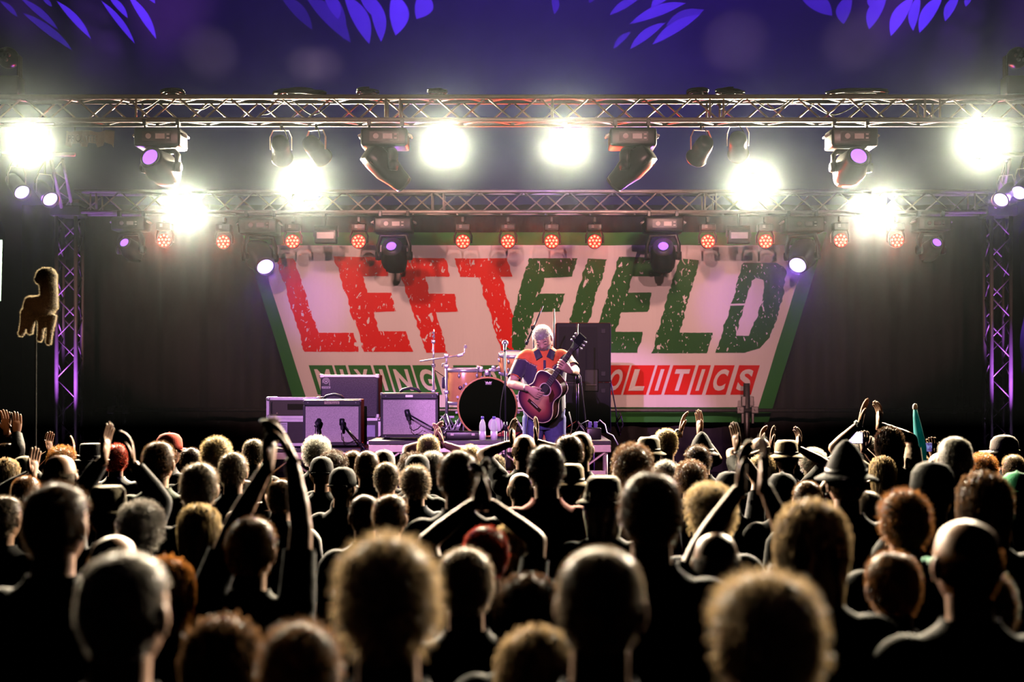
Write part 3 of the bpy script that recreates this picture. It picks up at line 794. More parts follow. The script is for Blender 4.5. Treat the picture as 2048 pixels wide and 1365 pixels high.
# ================================================================== drum riser
RSF, RSZ = 12.15, 1.53                                    # riser front edge and top
DECK = mat('dark_riser_top', (0.05, 0.045, 0.06), 0.45, var=0.3, spec=0.5)
RAW = mat('bare_aluminium_beam', (0.70, 0.62, 0.56), 0.45, 0.5, 0.15)
def riser(label, x0, x1, y0, y1, top, bottom=0.9):
    t = thing('stage_riser', label, 'riser', ((x0 + x1) / 2, y0, bottom))
    MB().box(((x0 + x1) / 2, (y0 + y1) / 2, top - 0.02), (x1 - x0, y1 - y0, 0.04), bev=0.008).build('deck_board', DECK, t)
    for y in (y0 + .02, y1 - .02): MB().box(((x0 + x1) / 2, y, top - 0.075), (x1 - x0, 0.04, 0.07), bev=0.006).build('edge_beam', RAW, t)
    for x in (x0 + .02, x1 - .02): MB().box((x, (y0 + y1) / 2, top - 0.075), (0.04, y1 - y0 - .08, 0.07), bev=0.006).build('edge_beam', RAW, t)
    MB().box(((x0 + x1) / 2, y0 + .03, top - 0.30), (x1 - x0 - .1, 0.03, 0.035)).build('lower_rail', RAW, t)
    n = max(2, round((x1 - x0) / .26)); st_ = (x1 - x0 - .1) / n
    for k in range(n):
        a, c = (top - .11, top - .285) if k % 2 else (top - .285, top - .11)
        MB().cyl((x0 + .05 + k * st_, y0 + .03, a), (x0 + .05 + (k + 1) * st_, y0 + .03, c), 0.012, n=6).build('brace', RAW, t)
    for x in (x0 + .05, x1 - .05):
        for y in (y0 + .05, y1 - .05): MB().cyl((x, y, bottom), (x, y, top - .11), 0.024, n=10).build('leg', ALU, t, True)
    return t
xr0, xr1 = fx(737, RSF), fx(1222, RSF)
riser('drum riser with a bare metal truss edge under the drum kit', xr0, xr1, RSF, 14.2, RSZ)
riser('lower riser under the left combo amplifier', fx(520, 12.5), xr0 - .04, 12.5, 14.2, 1.44)

# ------------------------------------------------------------------ amplifiers, cabinet and cases
GRILL = mat('silver_grille_cloth', (0.66, 0.58, 0.56), 0.7, var=0.55, scale=150)
TOLEX = mat('black_tolex', (0.028, 0.024, 0.034), 0.5, var=0.3, scale=90, bump=0.2)
CABG = mat('black_silver_grille', (0.12, 0.10, 0.12), 0.7, var=0.85, scale=90)
SILV = mat('silver_trim', (0.7, 0.66, 0.62), 0.35, 0.7)
def combo(label, px0, px1, py0, py1, Y, plaque, depth=.27):
    a = at(px0, py1, Y); c = at(px1, py0, Y); w = c.x - a.x; h = c.z - a.z; x = (a.x + c.x) / 2
    t = thing('combo_amplifier', label, 'amplifier', (x, Y, a.z), group='combo amplifiers')
    MB().box((x, Y + depth / 2 + .012, a.z + h / 2), (w, depth, h), bev=0.012).build('cabinet', TOLEX, t, True)
    MB().box((x, Y + .004, a.z + h * .46), (w - .05, .016, h * .76)).build('grille', GRILL, t)
    MB().box((x, Y + .002, c.z - h * .075), (w - .02, .026, h * .11), bev=.005).build('top_rail', TOLEX, t)
    for s in (-1, 1): MB().box((x + s * (w / 2 - .0125), Y + .002, a.z + h * .46), (.022, .026, h * .8)).build('side_rail', TOLEX, t)
    MB().box((x, Y + .002, a.z + h * .04), (w - .02, .026, h * .06)).build('bottom_rail', TOLEX, t)
    for s in (-1, 1):
        for z in (a.z + h * .04, c.z - h * .075): MB().ball((x + s * (w / 2 - .05), Y - .012, z), (.007, .004, .007), 8, 6).build('screw', CHROME, t)
        MB().box((x + s * (w / 2 - .012), Y + .02, c.z - .012), (.03, .03, .03), bev=.008).build('corner_cap', CHROME, t)
    MB().tube([(x - .10, Y + .13, c.z), (x - .07, Y + .13, c.z + .03), (x, Y + .13, c.z + .045), (x + .07, Y + .13, c.z + .03), (x + .10, Y + .13, c.z)], [(.006, .014)] * 5, 8, flat=(0, 1, 0)).build('carry_handle', TOLEX, t, True)
    if plaque:
        p = MB().box((x, Y - .013, c.z - h * .075), (w * .26, .006, h * .062), bev=.002).build('name_plate', mat('cream_plate', (.62, .52, .36), .5), t)
        put_text(plaque, (x - w * .11, Y - .0175, c.z - h * .098), (1, 0, 0), (0, 0, 1), w * .22, h * .04, 'lettering', mat('plate_black', (.02, .02, .02), .4), p)
    else:
        MB().box((x, Y - .013, c.z - h * .075), (w * .13, .006, h * .05), bev=.002).build('name_plate', SILV, t)
    for s in (-1, 1):
        for y in (Y + .05, Y + depth - .03): MB().cyl((x + s * (w / 2 - .05), y, a.z - .012), (x + s * (w / 2 - .05), y, a.z), .018, n=10).build('rubber_foot', RUBBER, t)
    return t
def zfix(pxs, top_py, Y, z): return HY + (CH - z) * F / Y
combo('combo amplifier with a black name plate, standing on the lower riser', 606, 722, 799, zfix(0, 0, 12.75, 1.452), 12.75, 'Twin Reverb')
combo('combo amplifier with pale grille standing on the drum riser', 761, 876, 786, zfix(0, 0, 12.45, RSZ + .012), 12.45, None)

# bass cabinet on a rack case
Yc = 13.35
a = at(641, 836, Yc); c = at(757, 750, Yc); w, h, x = c.x - a.x, c.z - a.z, (a.x + c.x) / 2
cab = thing('bass_cabinet', 'large black bass speaker cabinet behind the left combo amplifier', 'speaker cabinet', (x, Yc, a.z))
MB().box((x, Yc + .2, a.z + h / 2), (w, .4, h), bev=.012).build('box', TOLEX, cab, True)
MB().box((x, Yc - .004, a.z + h * .48), (w - .04, .014, h * .92)).build('grille', CABG, cab)
MB().box((x, Yc - .006, c.z - .012), (w - .02, .02, .02)).build('top_trim', SILV, cab)
for s in (-1, 1):
    for z in (a.z + .015, c.z - .015): MB().box((x + s * (w / 2 - .012), Yc + .005, z), (.045, .03, .045), bev=.01).build('corner_cap', SILV, cab)
lg = MB().box((x - w * .40, Yc - .013, c.z - h * .18), (w * .12, .006, h * .2), bev=.003).build('logo_plate', mat('plate_black', (.02, .02, .02), .4), cab)
lc = Vector((x - w * .40, Yc - .019, c.z - h * .155))
def ring(c, r0, r1, a0, a1, n=20):
    b = MB()
    for k in range(n + 1):
        t_ = a0 + (a1 - a0) * k / n
        for r in (r0, r1): b.v.append((c.x + r * math.cos(t_), c.y, c.z + r * math.sin(t_)))
    for k in range(n): b.f.append((2 * k, 2 * k + 2, 2 * k + 3, 2 * k + 1))
    return b
ring(lc, .0, .011, 0, 6.2832).build('logo_mark', mat('pale_print', (.75, .70, .64), .5), lg)
ring(lc, .019, .026, 0, 6.2832).build('logo_mark', mat('pale_print', (.75, .70, .64), .5), lg)
ring(lc, .032, .038, 0, 3.6).build('logo_mark', mat('pale_print', (.75, .70, .64), .5), lg)
MB().box(lc + Vector((.035, 0, -.02)), (.006, .002, .045)).build('logo_mark', mat('pale_print', (.75, .70, .64), .5), lg)
pb = MB().box(lc + Vector((0, 0, -.062)), (.088, .003, .022)).build('logo_strip', mat('pale_print', (.75, .70, .64), .5), lg)
put_text('ampeg', lc + Vector((-.034, -.003, -.07)), (1, 0, 0), (0, 0, 1), .068, .014, 'lettering', mat('plate_black', (.02, .02, .02), .4), pb)

CASE = mat('dark_case_laminate', (.035, .028, .02), .5, var=.25)
def flight_case(label, px0, px1, py0, py1, Y, depth, front, parts=True, name='flight_case'):
    a = at(px0, py1, Y); c = at(px1, py0, Y); w, h, x = c.x - a.x, c.z - a.z, (a.x + c.x) / 2
    t = thing(name, label, 'flight case', (x, Y, a.z))
    MB().box((x, Y + depth / 2 + .006, a.z + h / 2), (w - .012, depth, h - .012)).build('panel_box', CASE, t)
    e = .028
    for sx in (-1, 1):
        MB().box((x + sx * (w / 2 - e / 2), Y + .004, a.z + h / 2), (e, .02, h)).build('edge_strip', SILV, t)
    for sz in (0, 1): MB().box((x, Y + .002, a.z + (h - e) * sz + e / 2), (w - .002, .02, e)).build('edge_strip', SILV, t)
    for sx in (-1, 1):
        MB().box((x + sx * (w / 2 - e / 2), Y + depth / 2, c.z - .006), (e, depth, .016)).build('edge_strip', SILV, t)
        for sz in (0, 1): MB().ball((x + sx * (w / 2 - .018), Y + .005, a.z + .018 + (h - .036) * sz), .024, 8, 6).build('ball_corner', SILV, t, True)
    return t, x, a.z, w, h
zc_b = CH - (838 - HY) * 12.95 / F
t, x, z0, w, h = flight_case('open rack case with an amplifier panel on top of the tall flight case', 533, 640, 795, 838, 12.95, .45, 'rack', name='rack_case')
rk = MB().box((x + .0, 12.95 + .004, z0 + h / 2), (w - .075, .022, h - .06)).build('rack_unit', mat('olive_rack_panel', (.05, .042, .016), .35), t)
MB().box((x + .05, 12.95 - .008, z0 + h * .55), (w * .4, .004, h * .28)).build('window', mat('olive_glass', (.02, .018, .008), .15, coat=.5), rk)
for s in (-1, 1): MB().tube([(x + s * (w / 2 - .055), 12.95 - .005, z0 + .05), (x + s * (w / 2 - .055), 12.95 - .03, z0 + .06), (x + s * (w / 2 - .055), 12.95 - .03, z0 + h - .06), (x + s * (w / 2 - .055), 12.95 - .005, z0 + h - .05)], .005, 6).build('rack_handle', BLACKM, rk)
MB().ball((x - w * .3, 12.95 - .01, z0 + .055), .006, 6, 5).build('indicator', mat('amber_pilot', (.9, .7, .3), .3), rk)
zb = HY + (CH - 1.44) * F / 12.95
t, x, z0, w, h = flight_case('tall dark flight case with a paper note, under the rack case', 545, 640, 838.5, zb, 12.95, .45, 'plain')
nt_ = MB().box((x - w * .26, 12.95 - .004, z0 + h * .68), (.07, .003, .10)).build('paper_note', mat('white_paper', (.75, .73, .72), .8), t)
for k in range(4): MB().box((x - w * .26, 12.95 - .0065, z0 + h * .68 + .032 - k * .018), (.05 - .01 * (k % 2), .001, .004)).build('print_line', mat('plate_black', (.02, .02, .02), .4), nt_)
# low rack under the bass cabinet, with a small pale screen
zr = HY + (CH - 1.44) * F / Yc
t, x, z0, w, h = flight_case('rack case with a small pale screen under the bass cabinet', 641, 762, 836.5, zr, Yc, .42, 'screen', name='rack_case')
rk = MB().box((x, Yc + .002, z0 + h / 2), (w - .07, .022, h - .06)).build('rack_unit', BLACKM, t)
MB().box((x + w * .30, Yc - .012, z0 + h * .5), (.13, .006, h * .45), bev=.002).build('screen', mat('pale_screen', (.55, .5, .7), .3), rk)

# ------------------------------------------------------------------ PA stack behind the guitarist
Ys = 13.9
a = at(1112, 880, Ys); c = at(1222, 646, Ys); w, x = c.x - a.x, (a.x + c.x) / 2
pa = thing('speaker_stack', 'tall black speaker stack standing behind the guitarist', 'loudspeaker', (x, Ys, RSZ))
zm = RSZ + (c.z - RSZ) * .46
for z0, z1, nm in ((RSZ, zm - .001, 'bass_bin'), (zm + .001, c.z, 'top_cabinet')):
    bx_ = MB().box((x, Ys + .28, (z0 + z1) / 2), (w, .56, z1 - z0), bev=.015).build(nm, mat('speaker_paint', (.008, .007, .009), .7, var=.3, scale=60, bump=.1), pa, True)
    MB().box((x - w * .1, Ys - .006, (z0 + z1) / 2), (w * .7, .012, (z1 - z0) * .86)).build('grille', mat('speaker_mesh', (.006, .0055, .006), .75, var=.5, scale=300), bx_)
    for zz in (z0 + .09, z1 - .09): MB().box((x + w * .36, Ys - .006, zz), (.05, .012, .05), bev=.005).build('hole_plate', RUBBER, bx_)
hc = MB().box((x + w * .14, Ys - .014, zm + .02), (.15, .012, .24), bev=.01).build('handle_cup', mat('dark_metal', (.02, .02, .018), .35, .6), pa)
MB().tube([(x + w * .14 - .055, Ys - .022, zm - .03), (x + w * .14 + .055, Ys - .022, zm - .03)], .009, 8).build('grip', STEEL, hc)

# ------------------------------------------------------------------ drum kit (one thing per drum and stand)
MAPLE = mat('amber_maple_shell', (.72, .36, .13), .22, var=.2, scale=7, coat=.6)
HEADW = mat('drum_head', (.8, .78, .74), .5)
def drum(label, c, r, d, axis, head, name='tom_drum', lugs=6, legs=None, parent=None):
    c = Vector(c); M = axis_matrix(axis); t = thing(name, label, 'drum', c, group='drum kit')
    M3 = M
    MB().lathe([(r * .99, -d / 2), (r, -d / 2 + .004), (r, d / 2 - .004), (r * .99, d / 2)], 36, M3, c).build('shell', MAPLE, t, True)
    MB().lathe([(r * .985, d / 2 + .005), (.001, d / 2 + .005)], 36, M3, c).build('front_head', head, t)
    for s in (-1, 1):
        z = s * d / 2
        MB().lathe([(r * 1.0, z - s * .02), (r * 1.045, z - s * .02), (r * 1.045, z + s * .014), (r * .985, z + s * .014), (r * .985, z)], 36, M3, c).build('hoop', CHROME if name == 'tom_drum' else MAPLE, t, True)
    for k in range(lugs):
        a = 2 * math.pi * (k + .25) / lugs
        e = Vector((math.cos(a), math.sin(a), 0)) * r * 1.03
        for s in (-1, 1):
            MB().ball(c + M3 @ (e + Vector((0, 0, s * (d / 2 - .055)))), (.014, .014, .022), 8, 6, M3).build('lug', CHROME, t, True)
            MB().cyl(c + M3 @ (e * 1.03 + Vector((0, 0, s * (d / 2 - .06)))), c + M3 @ (e * 1.03 + Vector((0, 0, s * (d / 2 + .012)))), .004, n=6).build('tension_rod', CHROME, t)
    return t
Yd = 12.75
# bass drum
bc = at(975, 815, Yd); br_ = .285; bc.z = RSZ + br_ * 1.05 + .004
HB = mat('black_drum_head', (.008, .008, .008), .3, var=.2)
t = drum('bass drum with a black front head and amber wooden hoop', (bc.x, Yd + .2, bc.z), br_, .40, (0, -1, 0), HB, 'bass_drum', 8)
def crown(c, w, h):
    b = MB(); pts = [(-.5, .5), (-.32, .1), (-.2, .42), (0, .0), (.2, .42), (.32, .1), (.5, .5), (.36, -.3), (-.36, -.3)]
    b.v = [(c.x + x * w, c.y, c.z + y * h) for x, y in pts]; b.f = [(0, 1, 8), (1, 2, 3), (3, 4, 5), (5, 6, 7), (1, 3, 5, 7, 8)]; return b
yf = Yd - .006
crown(Vector((bc.x + .01, yf, bc.z + br_ * .84)), .07, .03).build('crown_logo', mat('pale_print', (.75, .70, .64), .5), t)
put_text('REMO', (bc.x - .018, yf, bc.z + br_ * .765), (1, 0, 0), (0, 0, 1), .056, .012, 'lettering', mat('pale_print', (.75, .70, .64), .5), t)
b = MB(); b.lathe([(.075, 0), (.07, .004), (.001, .004)], 24, axis_matrix((0, -1, 0)), (bc.x + .08, Yd - .006, bc.z - br_ * .62)); b.build('port_ring', HEADW, t, True)
for s in (-1, 1):
    MB().tube([(bc.x + s * br_ * .9, Yd + .1, bc.z - .08), (bc.x + s * (br_ + .1), Yd - .02, RSZ + .01)], .011, 8).build('spur', CHROME, t, True)
    for k in range(3):
        a = math.pi / 2 + s * (0.75 + .5 * k)
        MB().box((bc.x + math.cos(a) * br_ * 1.07, Yd + .015, bc.z + math.sin(a) * br_ * 1.07), (.03, .05, .02), Euler((0, -a, 0))).build('claw_hook', CHROME, t)
# floor tom, rack tom, small tom holder, snare
ft = at(929, 773, Yd + .25); r_ = .175
t = drum('amber floor tom on chrome legs, left of the bass drum', (ft.x, Yd + .25, ft.z), r_, .335, (0, -.05, 1), HEADW)
MB().ball((ft.x - .035, Yd + .25 - r_ - .002, ft.z - .015), (.02, .004, .02), 14, 8).build('badge', mat('dark_badge', (.06, .02, .05), .3, .5), t, True)
for a in (0.6, 2.6, 4.7):
    e = Vector((math.cos(a), math.sin(a), 0)) * (r_ + .02)
    MB().tube([(ft.x + e.x, Yd + .25 + e.y, ft.z + .02), (ft.x + e.x, Yd + .25 + e.y, ft.z - .2), (ft.x + e.x * 1.25, Yd + .25 + e.y * 1.25, RSZ)], .008, 6).build('leg', CHROME, t, True)
rt = at(1024, 727, Yd + .15)
t = drum('amber rack tom half hidden behind the guitarist', (rt.x, Yd + .2, rt.z), .128, .19, (0, -.22, 1), HEADW)
MB().ball((rt.x + .03, Yd + .2 - .13, rt.z), (.016, .004, .016), 14, 8).build('badge', mat('dark_badge', (.06, .02, .05), .3, .5), t, True)
MB().tube([(rt.x - .1, Yd + .22, rt.z - .02), (rt.x - .16, Yd + .2, rt.z - .06), (bc.x + .02, Yd + .2, rt.z - .06), (bc.x + .02, Yd + .2, bc.z + br_)], .012, 8).build('tom_arm', CHROME, t, True)
sn = at(985, 742, Yd + .2)
t = thing('tom_holder', 'chrome tom holder clamps on top of the bass drum', 'drum hardware', (bc.x, Yd + .2, bc.z + br_), group='drum kit')
for dx in (-.10, -.04, .03): MB().box((bc.x + .03 + dx, Yd + .16, sn.z + .02 * math.sin(dx * 40)), (.045, .045, .06), bev=.01).build('clamp_block', CHROME, t, True)
MB().cyl((bc.x - .01, Yd + .2, bc.z + br_), (bc.x - .01, Yd + .2, sn.z), .016, n=10).build('post', CHROME, t, True)
MB().cyl((bc.x - .09, Yd + .16, sn.z), (bc.x + .12, Yd + .16, sn.z + .005), .011, n=8).build('cross_bar', CHROME, t, True)
for dx in (-.09, .06): MB().ball((bc.x + dx, Yd + .13, sn.z + .035), .016, 8, 6).build('wing_nut', CHROME, t, True)

def tripod(t, x, y, z, m, r=.24, h=.28):
    for k in range(3):
        a = -math.pi / 2 + .4 + k * 2 * math.pi / 3
        MB().tube([(x, y, z + h), (x + r * math.cos(a), y + r * math.sin(a), z + .012)], .008, 6).build('leg', m, t, True)
        MB().ball((x + r * math.cos(a), y + r * math.sin(a), z + .012), .012, 6, 5).build('rubber_foot', RUBBER, t)
        MB().tube([(x, y, z + h * .35), (x + r * .5 * math.cos(a), y + r * .5 * math.sin(a), z + h * .5 + .006)], .005, 5).build('strut', m, t)
# cymbal stands without cymbals
p = at(867, 660, 13.1)
t = thing('cymbal_stand', 'straight chrome cymbal stand left of the floor tom, no cymbal', 'drum hardware', (p.x, 13.1, RSZ), group='drum kit')
MB().tube([(p.x, 13.1, RSZ + .05), (p.x, 13.1, p.z - .35)], .012, 10).build('lower_tube', CHROME, t, True)
MB().tube([(p.x, 13.1, p.z - .38), (p.x, 13.1, p.z - .12)], .009, 10).build('upper_tube', CHROME, t, True)
MB().tube([(p.x, 13.1, p.z - .12), (p.x + .008, 13.1, p.z)], .005, 8).build('cymbal_rod', CHROME, t, True)
for dz in (-.62, -.36, -.12): MB().box((p.x, 13.09, p.z + dz), (.04, .04, .035), bev=.008).build('collar', CHROME, t, True)
for dz in (-.04, -.075): MB().cyl((p.x, 13.1, p.z + dz), (p.x, 13.1, p.z + dz + .02), .014, n=10).build('felt', mat('grey_felt', (.3, .28, .3), .9), t)
tripod(t, p.x, 13.1, RSZ, CHROME)
Yb = 12.85
p = at(893, 708, Yb)
t = thing('cymbal_stand', 'chrome boom cymbal stand with a raised arm beside the floor tom', 'drum hardware', (p.x, Yb, RSZ), group='drum kit')
MB().tube([(p.x, Yb, RSZ + .05), (p.x, Yb, p.z - .12)], .013, 10).build('lower_tube', CHROME, t, True)
MB().tube([(p.x, Yb, p.z - .14), (p.x, Yb, p.z)], .010, 10).build('upper_tube', CHROME, t, True)
MB().tube([at(840, 723, Yb), at(893, 715, Yb), at(921, 711, Yb)], .007, 8).build('boom_arm', CHROME, t, True)
MB().tube([at(921, 711, Yb), at(929, 706, Yb), at(931, 690, Yb)], .006, 8).build('cymbal_rod', CHROME, t, True)
MB().box(at(920, 711, Yb), (.06, .035, .03), Euler((0, -.3, 0)), bev=.006).build('tilter', CHROME, t, True)
MB().cyl(at(931, 697, Yb), at(931, 691, Yb), .016, n=10).build('felt', mat('grey_felt', (.3, .28, .3), .9), t)
for py in (712, 733, 785): MB().box(at(893, py, Yb - .005), (.045, .045, .04), bev=.008).build('collar', CHROME, t, True)
MB().tube([at(893, 727, Yb - .02), at(885, 728, Yb - .02), at(884, 734, Yb - .02)], .006, 6).build('wing_nut', CHROME, t, True)
tripod(t, p.x, Yb, RSZ, CHROME, .2, .24)
# kick pedal, hi-hat hardware heap left of the bass drum
hp = at(897, 835, 12.9)
t = thing('hihat_pedal', 'folded chrome pedal and stand legs beside the bass drum', 'drum hardware', (hp.x, 12.9, RSZ), group='drum kit')
rnd = random.Random(5)
for k in range(9):
    a0 = Vector((hp.x + rnd.uniform(-.1, .12), 12.9 + rnd.uniform(-.1, .1), RSZ + .01)); a1 = a0 + Vector((rnd.uniform(-.12, .12), rnd.uniform(-.05, .05), rnd.uniform(.1, .2)))
    MB().cyl(a0, a1, .008, n=6).build('strut', CHROME, t, True)
MB().box((hp.x + .02, 12.82, RSZ + .03), (.09, .24, .012), Euler((-.25, 0, 0))).build('foot_plate', CHROME, t)
MB().box((hp.x - .02, 12.9, RSZ + .2), (.16, .03, .025), bev=.005).build('cross_bar', CHROME, t)
# drum throne / seat pad peeking out
sp_ = at(889, 766, 13.3)
t = thing('stick_bag', 'dark cylindrical stick bag hanging behind the boom stand', 'bag', sp_, group='drum kit')
MB().tube([sp_ + Vector((0, 0, .06)), sp_ + Vector((0, 0, .05)), sp_ + Vector((0, 0, -.04)), sp_ + Vector((0, 0, -.06))], [.02, .028, .028, .022], 12).build('pouch', mat('bag_cloth', (.04, .03, .06), .8), t, True)
MB().tube([sp_ + Vector((0, 0, .06)), at(868, 740, 13.1)], .004, 5).build('strap', RUBBER, t)
# black monitor wedge bar in front of the kit
mw = at(930, 868, 12.4); mw.z = RSZ + .03
t = thing('pedal_case', 'long low black case lying on the riser before the drums', 'case', (mw.x - .0, 12.4, RSZ))
MB().box((mw.x - .02, 12.4, RSZ + .04), (.33, .12, .08), bev=.015).build('body', BLACKP, t, True)
MB().box((mw.x - .14, 12.36, RSZ + .085), (.14, .06, .012), bev=.004).build('lid', BLACKM, t)
for s in (-1, 1): MB().box((mw.x - .02 + s * .1, 12.338, RSZ + .05), (.03, .006, .02)).build('latch', STEEL, t)

# ------------------------------------------------------------------ microphones
MICB = mat('black_mic_metal', (.03, .028, .04), .3, .4)
def mic_stand(label, base, top, boom=None, mic=None, mic_dir=(0, 1, 0), m=MICB, round_mic=False, rbase=True, group='microphone stands', thick=.010):
    """base: foot point, top: upper end of the upright, boom: (tail, tip) points."""
    base, top = Vector(base), Vector(top)
    t = thing('microphone_stand', label, 'microphone stand', base, group=group)
    mid = base.lerp(top, .5)
    MB().tube([base + Vector((0, 0, .01)), mid], thick * 1.25, 10).build('lower_tube', m, t, True)
    MB().tube([mid - Vector((0, 0, .05)), top], thick * .85, 10).build('upper_tube', m, t, True)
    MB().cyl(mid - Vector((0, 0, .03)), mid + Vector((0, 0, .05)), thick * 2.0, n=10).build('clutch', m, t, True)
    if rbase: MB().lathe([(.13, 0), (.13, .012), (.11, .022), (.02, .03)], 24, None, base).build('round_base', m, t, True)
    else: tripod(t, base.x, base.y, base.z, m, .22, .16)
    tip = top
    if boom:
        a, c = Vector(boom[0]), Vector(boom[1]); tip = c
        MB().tube([a, c], thick * .8, 8).build('boom_arm', m, t, True)
        MB().cyl(top - Vector((.02, 0, 0)), top + Vector((.02, 0, 0)), .022, n=10).build('boom_joint', m, t, True)
        MB().cyl(a, a + (c - a).normalized() * .06, .014, n=8).build('counterweight', m, t, True)
    if mic:
        d = Vector(mic_dir).normalized(); M = axis_matrix(d)
        if mic == 'vocal':
            b = MB().lathe([(.009, -.11), (.012, -.10), (.017, 0), (.019, .004)], 14, M, tip).build('microphone', mat('mic_grey', (.10, .10, .11), .35, .4), t, True)
            MB().ball(tip + d * .028, (.031, .031, .033), 14, 10, M).build('grille_ball', mat('mic_mesh', (.6, .58, .62), .3, .8), b, True)
        else:
            b = MB().lathe([(.012, -.07), (.014, -.06), (.016, -.03), (.02, -.028)], 12, M, tip).build('microphone', mat('mic_grey', (.10, .10, .11), .35, .4), t, True)
            MB().lathe([(.021, -.028), (.026, -.02), (.026, .03), (.02, .04), (.001, .042)], 14, M, tip).build('grille_ball', MICB, b, True)
    return t
# vocal microphone at the stage front, before the bass drum
Ym = 11.95
mic_stand('slim vocal microphone stand with a bright round microphone head, left of the guitarist', (fx(1012, Ym), Ym, .9), at(1010, 690, Ym), mic='vocal', mic_dir=(0.02, .75, .45), thick=.009)
o = MB().tube([at(1010, 690, Ym - .02), at(1006, 720, Ym - .03), at(1010, 760, Ym - .03), at(1003, 800, Ym - .03), at(1000, 830, Ym - .03), at(1003, 870, Ym - .03), at(1008, 1000, Ym - .02), (fx(1012, Ym) + .1, Ym - .1, .91)], .004, 6).build('microphone_cable', CABLE, None, True)
tag(o, 'thin cable hanging down the vocal microphone stand', 'cable')
# boom stands behind the guitarist
mic_stand('black boom stand slanting up behind the guitarist head', (fx(1075, 12.7), 12.7, RSZ), at(1066, 655, 12.7), (at(1052, 690, 12.7), at(1086, 612, 12.7)), m=MICB, rbase=False)
mic_stand('straight black stand right of the guitarist head', (fx(1109, 12.8), 12.8, RSZ), at(1108, 618, 12.8), m=MICB, rbase=False)
mic_stand('upright black stand in front of the speaker stack', (fx(1155, 12.9), 12.9, RSZ), at(1155, 648, 12.9), m=MICB, rbase=False)
# amp microphones
def amp_mic(label, base, top, tip, d, kind, cable):
    t = mic_stand(label, base, top, (Vector(top) + (Vector(top) - Vector(tip)).normalized() * .12, tip), kind, d, rbase=True, thick=.010)
    o = MB().tube(cable, .005, 6).build('microphone_cable', CABLE, None, True); tag(o, 'black cable of the ' + label, 'cable')
Ya = 12.62
amp_mic('small microphone before the left half of the named combo amplifier', (fx(652, Ya - .1), Ya - .25, .9), at(640, 880, Ya - .12), at(636, 845, Ya - .03), (.25, .8, .55), 'inst',
        [at(632, 855, Ya - .04), at(630, 872, Ya - .06), at(634, 890, Ya - .1), at(640, 930, Ya - .2)])
amp_mic('black block microphone on a slanting arm before the named combo amplifier', (fx(735, Ya - .1), Ya - .3, .9), at(722, 890, Ya - .2), at(684, 846, Ya - .03), (0, .1, 1), 'inst',
        [at(683, 866, Ya - .04), at(684, 880, Ya - .05), at(693, 889, Ya - .06), at(704, 884, Ya - .08), at(716, 880, Ya - .1), at(724, 900, Ya - .15)])
Ya = 12.33
amp_mic('black block microphone tilted before the pale combo amplifier', (fx(905, Ya - .2), Ya - .3, .9), at(868, 858, Ya - .12), at(815, 828, Ya - .03), (-.22, .1, 1), 'inst',
        [at(820, 846, Ya - .04), at(820, 857, Ya - .05), at(827, 862, Ya - .06), at(836, 858, Ya - .07), at(842, 852, Ya - .07), at(870, 864, Ya - .1)])
# ------------------------------------------------------------------ bottles, power box, loose cables
WATER = mat('water_bottle_plastic', (.75, .74, .85), .08, spec=.6, transl=.5)
for px, lab in ((965, 'left one of two small water bottles on the riser edge'), (988, 'right one of two small water bottles on the riser edge')):
    p = at(px, 880, RSF + .06); p.z = RSZ
    t = thing('water_bottle', lab, 'bottle', p, group='water bottles')
    MB().lathe([(.026, 0), (.031, .006), (.031, .05), (.028, .07), (.031, .09), (.031, .135), (.026, .165), (.013, .195), (.012, .2)], 18, None, p).build('body', WATER, t, True)
    MB().lathe([(.0318, .02), (.0318, .085)], 18, None, p).build('label_band', mat('pale_label', (.8, .78, .9), .5), t, True)
    MB().lathe([(.0145, .2), (.0145, .222), (.012, .226)], 14, None, p).build('cap', mat('blue_cap', (.18, .14, .6), .4), t, True)
p = at(1188, 868, 12.35)
t = thing('power_box', 'small dark power box on the right end of the riser with plugs on top', 'power box', (p.x, 12.35, RSZ))
MB().box((p.x, 12.42, RSZ + .055), (.14, .12, .11), bev=.008).build('box', BLACKP, t, True)
for dx in (-.035, .02): MB().box((p.x + dx, 12.42, RSZ + .14), (.035, .04, .06), bev=.008).build('plug', mat('blue_plug', (.25, .22, .6), .4), t, True)
MB().box((p.x - .055, 12.352, RSZ + .07), (.02, .006, .05)).build('switch', PANEL, t)
for i, (pts, lab) in enumerate((([at(1184, 850, 12.42), at(1176, 842, 12.4), at(1160, 850, 12.35), at(1150, 866, 12.3), at(1146, 876, 12.3)], 'left pale cable arching from the power box'),
                               ([at(1192, 850, 12.42), at(1200, 841, 12.4), at(1210, 850, 12.35), at(1214, 866, 12.3), at(1226, 872, 12.25), at(1236, 890, 12.2)], 'right pale cable arching from the power box'),
                               ([at(1138, 824, 12.2), at(1144, 850, 12.2), at(1142, 868, 12.2), at(1135, 876, 12.2), at(1128, 868, 12.2)], 'pale cable looping down behind the guitarist leg'))):
    o = MB().tube(pts, .006, 6).build('loose_cable', mat('lilac_cable', (.35, .32, .5), .4), None, True); tag(o, lab, 'cable')
o = MB().tube([at(1155, 742, 12.85), at(1161, 755, 12.8), at(1166, 800, 12.8), at(1172, 850, 12.8), at(1178, 872, 12.8)], .006, 6).build('loose_cable', CABLE, None, True); tag(o, 'black cable hanging in front of the speaker stack', 'cable')
o = MB().tube([at(1221, 760, 13.85), at(1226, 790, 13.85), at(1232, 822, 13.85), at(1234, 850, 13.85), at(1240, 870, 13.85)], .008, 6).build('loose_cable', CABLE, None, True); tag(o, 'black cable running down the right side of the speaker stack', 'cable')
